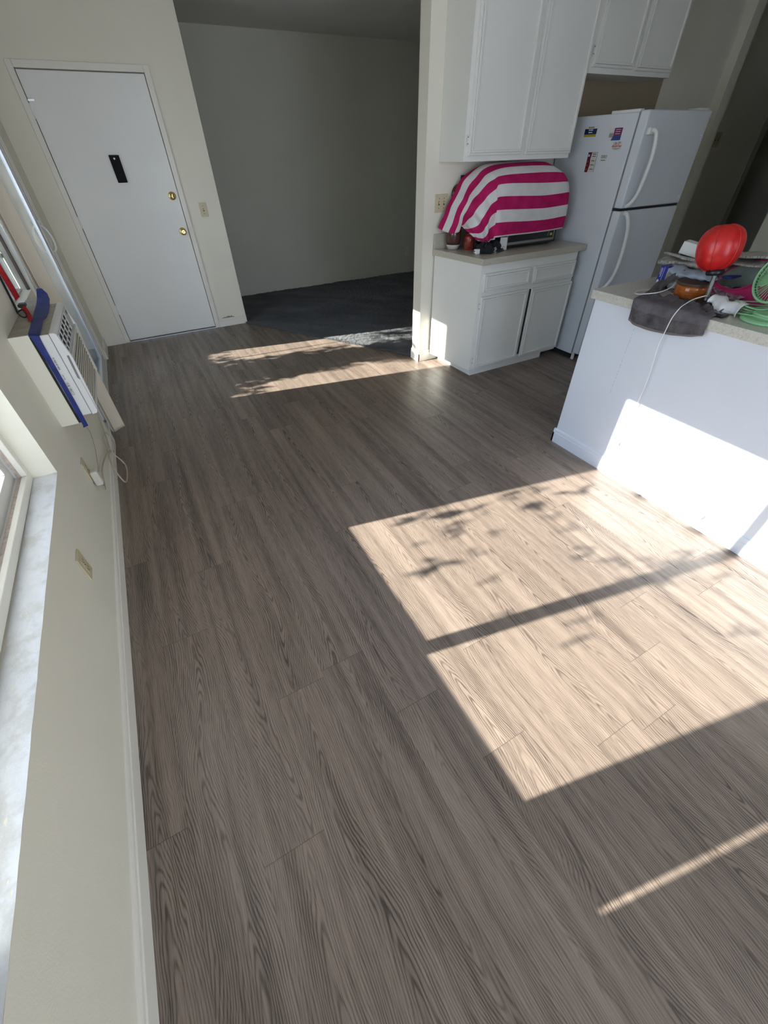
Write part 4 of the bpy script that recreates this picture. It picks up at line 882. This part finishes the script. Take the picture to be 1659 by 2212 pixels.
# orange candle jar
t = thing('candle_jar', (2.375, 1.205, ZT), 'orange glass candle jar with a flat brown lid on the peninsula', 'candle')
og = NT('orange_glass'); co = og.coord(); og.set(og.ramp(og.noise(co, 26, 3, 0.6), [(0.3, (0.26, 0.055, 0.008)), (0.62, (0.42, 0.125, 0.020)), (0.75, (0.20, 0.04, 0.01))]), 0.12)
MB().lathe([(0, 0.002), (0.060, 0.002), (0.068, 0.010), (0.072, 0.03), (0.072, 0.052), (0.069, 0.060), (0, 0.060)], (2.366, 1.224, ZT), n=40).build('glass_jar', og.m, t, smooth=True)
MB().lathe([(0, 0.060), (0.0725, 0.060), (0.0735, 0.063), (0.0735, 0.070), (0.071, 0.072), (0, 0.072)], (2.366, 1.224, ZT), n=40).build('jar_lid', plain('brown_lid', (0.085, 0.052, 0.040), 0.7, 0, 0.1, spec=0.2), t)
b = MB()
for k, (n_, z_) in enumerate(((3, 0.046), (5, 0.036), (9, 0.026))):
    for i in range(n_):
        a = PI + 0.55 + (i - n_/2) * 0.085; p = Vector((2.366 + 0.0722*math.cos(a), 1.224 + 0.0722*math.sin(a), ZT + z_ - 0.004)); tng = Vector((-math.sin(a), math.cos(a), 0)); nn = Vector((math.cos(a), math.sin(a), 0))
        hh = 0.0035 + 0.002 * ((i * 7 + k) % 3 == 0); v = [p + tng*s_*0.002 + Vector((0, 0, z2)) + nn*q for q in (0, 0.0006) for s_, z2 in ((-1, 0), (1, 0), (1, hh), (-1, hh))]
        b.add(v, [(0, 1, 2, 3), (4, 7, 6, 5), (0, 4, 5, 1), (1, 5, 6, 2), (2, 6, 7, 3), (3, 7, 4, 0)])
b.build('embossed_lettering', plain('dark_orange_ink', (0.20, 0.04, 0.01), 0.4), t)

# punching ball on a spring
t = thing('punching_ball', (2.31, 1.10, ZT), 'small red desktop punching ball on a spring, standing on the peninsula', 'punching ball')
bx, by = 2.312, 1.112
MB().lathe([(0, 0), (0.042, 0), (0.044, 0.006), (0.030, 0.014), (0.012, 0.020), (0, 0.020)], (bx, by, ZT), n=28).build('base', M['black'], t, smooth=True)
MB().cyl((bx, by, ZT + 0.015), (2.315, 1.125, 1.062), 0.0062, n=12).build('rod', M['steel'], t)
sp = [(bx + 0.003*i/320 + 0.0088*math.cos(i*2*PI/10), by + 0.013*i/320 + 0.0088*math.sin(i*2*PI/10), ZT + 0.018 + 0.108*i/320) for i in range(321)]
MB().tube(sp, 0.0016, 5).build('spring', M['steel'], t, smooth=True)
MB().lathe([(0, 0), (0.030, 0), (0.034, 0.004), (0.036, 0.016), (0.030, 0.024), (0, 0.024)], (2.315, 1.127, 1.050), (0.02, 0.16, 1), 28).build('collar', M['black'], t, smooth=True)
rd = NT('red_leatherette'); co = rd.coord(); rd.set(rd.ramp(rd.noise(co, 30, 3), [(0.3, (0.50, 0.010, 0.012)), (0.7, (0.66, 0.018, 0.016))]), 0.32); rd.bump(rd.noise(co, 260, 2), 0.12, 0.001)
ax = Vector((0.04, 0.20, 1)).normalized(); c0 = Vector((2.316, 1.140, 1.066))
bp = [(0.0, 0.0), (0.030, 0.001), (0.050, 0.010), (0.069, 0.028), (0.0815, 0.055), (0.086, 0.085), (0.0855, 0.112), (0.077, 0.138), (0.061, 0.157), (0.034, 0.170), (0.0, 0.173)]
bp2 = [(max(0, p.x), p.y) for p in spline([Vector((r, h, 0)) for r, h in bp], 4)]
ball = MB().lathe(bp2, c0, ax, 72, 6, 0.012).build('ball', rd.m, t, smooth=True)
aa = ax.orthogonal().normalized(); bb = ax.cross(aa); b = MB()
for k in range(6):
    a = 2*PI*(k + 0.5)/6; b.tube([c0 + ax*h + (aa*math.cos(a) + bb*math.sin(a)) * (r * 0.992) for r, h in bp2[2:-3]], 0.0024, 6)
b.build('seam_piping', rd.m, ball, smooth=True)
MB().lathe([(0, 0), (0.008, 0), (0.009, 0.002), (0, 0.003)], c0 + ax * 0.171, ax, 16).build('valve', M['black'], ball)

# green desk fan
G1 = plain('mint_green_plastic', (0.28, 0.56, 0.30), 0.35, 0, 0.05, 10); G2 = plain('deep_green_plastic', (0.04, 0.12, 0.06), 0.4, 0, 0.05, 10)
FN = thing('desk_fan', (2.27, 0.83, ZT), 'mint green desk fan at the right end of the clutter on the peninsula', 'fan')
fb = MB(); fb.lathe([(0, 0), (0.084, 0), (0.088, 0.004), (0.088, 0.010), (0.080, 0.015), (0.062, 0.016), (0, 0.016)], (2.275, 0.835, ZT), n=40)
base = fb.build('fan_base', G1, FN, smooth=False, bevel=0.001)
MB().lathe([(0, 0), (0.060, 0), (0.061, 0.012), (0.055, 0.018), (0, 0.018)], (2.285, 0.83, ZT + 0.015), n=36).build('base_step', G1, base)
MB().tube(spline([(2.31, 0.80, ZT + 0.03), (2.335, 0.79, 0.985), (2.352, 0.80, 1.03), (2.345, 0.82, 1.06)], 6), 0.014, 12).build('fan_neck', G1, FN, smooth=True)
fa = Vector((-1, 0.30, 0.22)).normalized(); fc = Vector((2.325, 0.884, 1.078)); fu = fa.orthogonal().normalized(); fv = fa.cross(fu); FR = 0.090
def ring(r, h, tr, n=56): return [fc + fa*h + (fu*math.cos(2*PI*i/n) + fv*math.sin(2*PI*i/n))*r for i in range(n)]
b = MB(); b.tube(ring(FR, 0.004, 0), 0.0052, 10, True); g = b.build('front_ring', G1, FN, smooth=True)
MB().tube(ring(FR + 0.001, -0.006, 0), 0.0040, 8, True).build('ring_groove', G2, FN, smooth=True)
MB().tube(ring(FR, -0.015, 0), 0.0052, 10, True).build('rear_ring', G1, FN, smooth=True)
def guard(h0, hc, ph):
    b = MB(); n = 40
    for k in range(n):
        P = []
        for q in range(9):
            s_ = q / 8; r = 0.020 + (FR - 0.020) * s_; a = 2*PI*k/n + 0.55 * (1 - s_) * ph; h = h0 + (hc - h0) * (1 - s_ ** 3)
            P.append(fc + fa*h + (fu*math.cos(a) + fv*math.sin(a))*r)
        b.tube(P, 0.0011, 5)
    return b
guard(0.004, 0.024, 1).build('front_guard', G1, FN, smooth=True); guard(-0.015, -0.034, -1).build('rear_guard', G1, FN, smooth=True)
MB().lathe([(0, 0), (0.022, 0), (0.021, 0.005), (0, 0.007)], fc + fa*0.021, fa, 24).build('badge', G1, g, smooth=True)
MB().lathe([(0, 0), (0.028, 0), (0.030, 0.02), (0.020, 0.045), (0, 0.048)], fc - fa*0.030, -fa, 24).build('motor_housing', G1, FN, smooth=True)
b = MB()
for k in range(3):
    rows = []
    for q in range(7):
        r = 0.012 + 0.064 * q / 6; w = 0.95 * (0.45 + 0.55 * math.sin(PI * (0.2 + 0.7 * q / 6)))
        rows.append([fc + fa*(-0.006 + 0.012 * (j / 6 - 0.5)) + (fu*math.cos(2*PI*k/3 + w*(j/6 - 0.5)) + fv*math.sin(2*PI*k/3 + w*(j/6 - 0.5)))*r for j in range(7)])
    MB().grid(rows).build('blade', G1, FN, smooth=True, solid=0.0015)
b = MB(); rnd = random.Random(6)
for k in range(5):
    ph = k * 0.9; P = [(2.325 + (0.036 + 0.006*k) * math.cos(a*PI/7 + ph) , 0.925 + (0.052 + 0.004*k) * math.sin(a*PI/7 + ph), ZT + 0.006 + 0.009*k + 0.006*math.sin(a*PI/3.5 + k)) for a in range(14)]
    b.tube(spline(P, 4, True), 0.0026, 7, True)
b.tube(spline([(2.36, 0.89, 0.96), (2.30, 0.95, 0.952), (2.24, 0.93, 0.947), (2.22, 0.86, 0.955), (2.23, 0.78, 0.950), (2.28, 0.72, 0.94)], 8), 0.0028, 7)
b.build('fan_cord', G1, FN, smooth=True)

# white crumpled cloth and the dark phone below it
def crumple(name, corners, nx, ny, amp, seed, mat, parent=None, th=0.0012, fr=(3, 5), zmin=None):
    rnd = random.Random(seed); ph = [rnd.uniform(0, 6.3) for _ in range(8)]; c = [Vector(p) for p in corners]; rows = []
    n = (c[1] - c[0]).cross(c[3] - c[0]).normalized()
    for i in range(ny + 1):
        r = []
        for j in range(nx + 1):
            u, w = j / nx, i / ny; p = c[0]*(1-u)*(1-w) + c[1]*u*(1-w) + c[2]*u*w + c[3]*(1-u)*w
            d = amp * (math.sin(fr[0]*2*u + 2*w + ph[0]) + 0.6*math.sin(fr[1]*2*u - 3*w + ph[1]) + 0.4*math.sin(6*w + 2*u + ph[2]) + 0.25*math.sin(11*w + 9*u + ph[3]))
            p = p + n * d
            if zmin is not None: p.z = max(p.z, zmin)
            r.append(p)
        rows.append(r)
    return MB().grid(rows).build(name, mat, parent, smooth=True, solid=th)
M['cloth'] = plain('white_cotton', (0.74, 0.75, 0.76), 0.9, 0, 0.04, 40, 0.4, 500)
rows = []
for i, (zz, xo) in enumerate(((0.938, 2.225), (0.948, 2.222), (0.960, 2.228), (0.972, 2.240), (0.980, 2.262), (0.978, 2.290))):
    r = []
    for j in range(41):
        u = j / 40; y = 1.075 - 0.150 * u; w = 1 - i / 6
        fold = 0.018 * math.sin(u * 9 + 0.4) * (0.5 + 0.5 * w) + 0.006 * math.sin(u * 17 + i * 0.5)
        zlow = zz + (0.020 * (1 - abs(2 * u - 1.15)) * -w) + 0.016 * (1 - u) * w + 0.003 * math.sin(u * 12 + i)
        r.append((xo + fold + 0.02 * (1 - u), y, max(zlow, ZT + 0.004)))
    rows.append(r)
tag(MB().grid(rows).build('white_cloth', M['cloth'], smooth=True, solid=0.002), 'white crumpled cloth between the red punching ball and the green fan', 'cloth')
t = thing('handset', (2.195, 0.985, ZT), 'small black handset lying under the white cloth near the worktop edge', 'handset')
MB().box(2.165, 2.215, 0.945, 1.030, ZT, ZT + 0.014).build('handset_body', M['black'], t, 0.005)
MB().box(2.175, 2.205, 0.960, 1.005, ZT + 0.014, ZT + 0.0155).build('handset_screen', plain('grey_screen', (0.06, 0.065, 0.07), 0.2), t)

# magenta tote lying open
TT = thing('tote_bag', (2.52, 1.06, ZT), 'magenta fabric tote bag lying open behind the green fan', 'bag')
pk = plain('magenta_fabric', (0.36, 0.008, 0.085), 0.8, 0, 0.15, 12, 0.4, 300); ln = plain('grey_lining', (0.22, 0.24, 0.22), 0.85, 0, 0.15, 14, 0.4, 300)
rim = spline([(2.42, 1.155, 1.010), (2.415, 1.12, 0.992), (2.42, 1.07, 0.988), (2.43, 1.01, 1.018), (2.50, 0.985, 1.055), (2.57, 1.00, 1.085), (2.60, 1.07, 1.088), (2.57, 1.13, 1.072), (2.50, 1.165, 1.045)], 6, True)
cen = Vector((2.50, 1.06, 0.97)); rows = []; inn = []
for q in range(7):
    s_ = q / 6; rr = []; ri = []
    for p in rim + [rim[0]]:
        tgt = Vector((cen.x + (p.x - cen.x) * (1.08 - 0.12*s_), cen.y + (p.y - cen.y) * (1.25 - 0.15*s_) - 0.02*s_, p.z + (ZT + 0.003 - p.z) * s_)); rr.append(tgt if q else p)
        ri.append(Vector((cen.x + (p.x - cen.x) * (0.97 - 0.30*s_), cen.y + (p.y - cen.y) * (0.97 - 0.25*s_), p.z + (ZT + 0.010 - p.z) * s_)))
    rows.append(rr); inn.append(ri)
MB().grid(rows).build('bag_body', pk, TT, smooth=True, solid=0.0015)
lnb = MB().grid(inn); k = len(lnb.v); lnb.build('lining', ln, TT, smooth=True, solid=0.001)
MB().tube(rim, 0.004, 7, True).build('rim_binding', pk, TT, smooth=True)
t = thing('black_pouch', (2.47, 1.07, 0.95), 'black pouch and strap inside the open magenta tote bag', 'pouch')
lump('pouch_body', (2.475, 1.075, 0.968), (0.030, 0.034, 0.022), M['blackcloth'], t, 5, 0.2)
MB().tube(spline([(2.48, 1.05, 0.985), (2.50, 1.02, 1.005), (2.53, 1.01, 1.03), (2.55, 1.03, 1.045)], 5), 0.003, 6).build('pouch_strap', M['black'], t)

# blue box standing behind the towel
bxm = NT('blue_carton'); co = bxm.coord(); bxm.set(bxm.ramp(bxm.noise(co, 5, 2), [(0.3, (0.010, 0.020, 0.22)), (0.7, (0.016, 0.030, 0.28))]), 0.35)
t = thing('blue_box', (2.44, 1.40, ZT), 'blue printed carton standing behind the grey hand towel', 'box')
MB().box(2.398, 2.520, 1.394, 1.434, ZT, 1.034).build('carton', bxm.m, t, 0.0015)
MB().box(2.3975, 2.3985, 1.4100, 1.4115, ZT + 0.002, 1.030).build('white_edge_line', M['paper'], t)
b = MB()
for k in range(9): b.box(2.3965, 2.3978, 1.418, 1.4225, 0.985 + k*0.0045, 0.9875 + k*0.0045)
for k in range(7): b.box(2.3965, 2.3978, 1.4255, 1.4285, 0.995 + k*0.0045, 0.9972 + k*0.0045)
b.build('small_print', M['paper'], t)
MB().poly([(2.3975, 1.417, 0.938), (2.3975, 1.429, 0.942), (2.3975, 1.430, 0.968), (2.3975, 1.425, 0.974), (2.3975, 1.418, 0.966)], (-1, 0, 0), 0.0008).build('oval_logo', M['paper'], t)
MB().box(2.402, 2.480, 1.3925, 1.3942, 0.942, 1.026).build('picture_panel', M['paper'], t)

# newspapers and mail
NP = NT('newsprint'); x, y, z = NP.split(NP.coord()); ln_ = NP.noise(NP.xyz(0.0, NP.math('MULTIPLY', y, 260.0), NP.math('MULTIPLY', z, 60.0)), 1, 1); wd_ = NP.noise(NP.xyz(NP.math('MULTIPLY', x, 300.0), NP.math('MULTIPLY', y, 40.0), 0.0), 1, 2)
NP.set(NP.mix(NP.math('MULTIPLY', NP.math('GREATER_THAN', ln_, 0.53), NP.math('GREATER_THAN', wd_, 0.48)), (0.44, 0.42, 0.38), (0.20, 0.19, 0.18)), 0.8)
M['mag'] = NT('magazine_cover'); co = M['mag'].coord(); _c = M['mag']; _c.set(_c.ramp(_c.noise(co, 32, 2, 0.5), [(0.36, (0.38, 0.36, 0.36)), (0.47, (0.22, 0.20, 0.21)), (0.54, (0.11, 0.01, 0.06)), (0.60, (0.40, 0.38, 0.38)), (0.72, (0.02, 0.02, 0.025))]), 0.35); M['mag'] = _c.m
def paper(name, c, sx, sy, rz, tilt, th, mat, label, cat, group=None, bend=0.01, seed=0):
    """a folded paper: a soft slab with its folded edge rounded"""
    rnd = random.Random(seed); rot = Matrix.Rotation(rz, 4, 'Z') @ Matrix.Rotation(tilt, 4, 'Y'); n = 12; rows = []
    for i in range(n + 1):
        u = i / n - 0.5; rows.append([Vector(c) + rot @ Vector((u*sx, w*sy, bend * math.sin(3.1*(u + 0.5) + seed) + bend*0.4*math.sin(5*w + seed))) for w in (-0.5, -0.25, 0, 0.25, 0.5)])
    o = MB().grid(rows).build(name, mat, None, smooth=True, solid=th)
    return tag(o, label, cat, group)
lab = 'folded newspaper in the pile behind the blue box and the red punching ball'
specs = [((2.66, 1.36, 0.942), 0.26, 0.30, 0.1, 0.0, 0.016), ((2.67, 1.33, 0.962), 0.25, 0.29, -0.15, 0.02, 0.014), ((2.66, 1.35, 0.982), 0.25, 0.30, 0.22, -0.02, 0.014), ((2.67, 1.33, 1.000), 0.24, 0.28, 0.05, 0.03, 0.012), ((2.66, 1.34, 1.017), 0.25, 0.30, -0.12, 0.0, 0.012)]
for i, (c, sx, sy, rz, ti, th) in enumerate(specs): paper('newspaper', c, sx, sy, rz, ti, th, NP.m, lab, 'newspaper', 'newspapers piled on the peninsula', 0.002, i)
paper('newspaper', (2.62, 1.38, 1.034), 0.24, 0.32, 0.30, -0.03, 0.016, NP.m, 'topmost long newspaper whose folded end juts left of the red ball', 'newspaper', None, 0.004, 7)
paper('newspaper', (2.60, 1.43, 1.052), 0.17, 0.18, -0.5, 0.10, 0.010, NP.m, 'small folded paper tilted on the newspaper pile beside the white box', 'newspaper', None, 0.005, 9)
paper('newspaper', (2.60, 1.14, 1.100), 0.20, 0.13, 0.55, 0.05, 0.010, NP.m, 'rolled newspaper jutting right of the red ball, uppermost there', 'newspaper', None, 0.006, 3)
paper('newspaper', (2.58, 1.13, 1.078), 0.22, 0.12, 0.35, 0.02, 0.006, NP.m, 'flat newspaper under the rolled one right of the red ball', 'newspaper', None, 0.004, 5)
t = thing('storage_carton', (2.64, 1.13, 0.93), 'dark carton under the newspapers right of the red punching ball', 'box')
MB().box(2.60, 2.74, 1.075, 1.185, ZT, 1.062).build('carton', plain('dark_carton', (0.05, 0.045, 0.05), 0.7), t, 0.002)
t = thing('white_box', (2.60, 1.42, 1.06), 'white square card box on top of the newspaper pile', 'box')
rz = Matrix.Rotation(0.2, 3, 'Z') @ Matrix.Rotation(0.15, 3, 'X')
MB().box(2.575, 2.640, 1.375, 1.475, 1.060, 1.115, rz).build('box_body', M['paper'], t, 0.002)
MB().box(2.57, 2.65, 1.385, 1.465, 1.051, 1.058, rz).build('black_tray', M['black'], t)
# grey blue plastic bag
pb = plain('pale_blue_plastic', (0.36, 0.41, 0.50), 0.25, 0, 0.15, 10, 0.6, 40)
rows = []; top = spline([(2.47, 1.425, 1.030), (2.47, 1.37, 1.038), (2.465, 1.29, 1.030), (2.45, 1.21, 1.030), (2.43, 1.15, 1.020)], 8); bot = spline([(2.43, 1.40, 1.006), (2.415, 1.34, 0.994), (2.405, 1.27, 0.996), (2.40, 1.21, 1.008), (2.39, 1.15, 1.006)], 8)
for i in range(9):
    q = i / 8; rows.append([top[j]*(1-q) + bot[j]*q + Vector((-0.030*math.sin(PI*q), 0, 0.005*math.sin(j*0.35 + q*3) + 0.0025*math.sin(j*0.9 - q*4) )) for j in range(len(top))])
tag(MB().grid(rows).build('plastic_bag', pb, smooth=True, solid=0.0008), 'crumpled pale blue plastic bag drooping from under the newspapers', 'plastic bag')
mg = 'printed leaflet in the loose stack behind the orange candle jar'
for i, (c, sx, sy, rz_, ti) in enumerate([((2.47, 1.27, 0.945), 0.12, 0.20, 0.3, -0.3), ((2.48, 1.25, 0.962), 0.11, 0.18, -0.2, -0.35), ((2.49, 1.29, 0.972), 0.10, 0.16, 0.6, -0.45), ((2.47, 1.22, 0.975), 0.10, 0.15, 0.1, -0.2)]):
    paper('leaflet', c, sx, sy, rz_, ti, 0.003, M['mag'], mg, 'leaflet', 'leaflets behind the candle jar', 0.005, i)
ml = 'printed leaflet in the stack right of the spring of the punching ball'
for i, (c, sx, sy, rz_, ti) in enumerate([((2.41, 1.09, 0.950), 0.12, 0.12, 0.4, -0.25), ((2.41, 1.07, 0.962), 0.11, 0.11, -0.3, -0.25), ((2.42, 1.09, 0.975), 0.10, 0.10, 0.9, -0.35), ((2.40, 1.04, 0.970), 0.09, 0.05, 0.2, -0.25)]):
    paper('leaflet', c, sx, sy, rz_, ti, 0.0025, M['mag'], ml, 'leaflet', 'leaflets beside the punching ball', 0.004, i + 6)
paper('envelope', (2.43, 1.385, 0.985), 0.08, 0.07, 0.5, -1.0, 0.002, M['paper'], 'white envelope leaning on the blue carton', 'envelope', None, 0.004, 2)
lump_t = thing('ceramic_figure', (2.42, 1.345, ZT), 'small peach and brown figurine between the blue carton and the towel', 'figurine')
lump('figure_body', (2.432, 1.352, 0.997), (0.022, 0.026, 0.018), plain('peach_ceramic', (0.46, 0.25, 0.19), 0.3, 0, 0.2, 30), lump_t, 4, 0.2)
lump('figure_base', (2.440, 1.355, 0.955), (0.030, 0.034, 0.028), plain('teal_white_ceramic', (0.50, 0.55, 0.55), 0.3, 0, 0.2, 30), lump_t, 6, 0.15)
paper('blue_folder', (2.52, 1.20, 1.020), 0.14, 0.16, 0.1, 0.0, 0.006, bxm.m, 'dark blue folder edge under the plastic bag', 'folder', None, 0.002, 1)

# white charging cable
M['cable'] = plain('white_cable', (0.78, 0.77, 0.76), 0.4, 0, 0.03, 20)
b = MB()
b.tube(spline([(2.335, 1.395, 0.940), (2.25, 1.42, 0.936), (2.185, 1.385, 0.940), (2.165, 1.335, 0.950), (2.21, 1.285, 0.962), (2.29, 1.28, 0.975), (2.34, 1.30, 0.985)], 8), 0.0022, 7)
P = spline([(2.30, 1.10, 0.972), (2.265, 1.10, 0.976), (2.21, 1.115, 0.966), (2.155, 1.112, 0.956), (2.11, 1.105, 0.946), (2.094, 1.112, 0.905), (2.093, 1.117, 0.840), (2.098, 1.124, 0.78), (2.108, 1.121, 0.70), (2.112, 1.114, 0.60), (2.110, 1.113, 0.50), (2.112, 1.117, 0.40), (2.112, 1.124, 0.30), (2.112, 1.128, 0.235)], 8)
b.tube(P, 0.0022, 7)
cb = b.build('charging_cable', M['cable'], smooth=True)
MB().box(2.108, 2.116, 1.125, 1.133, 0.208, 0.236).build('connector', M['cable'], cb, 0.002)
tag(cb, 'thin white charging cable hanging down the white side of the peninsula', 'cable')
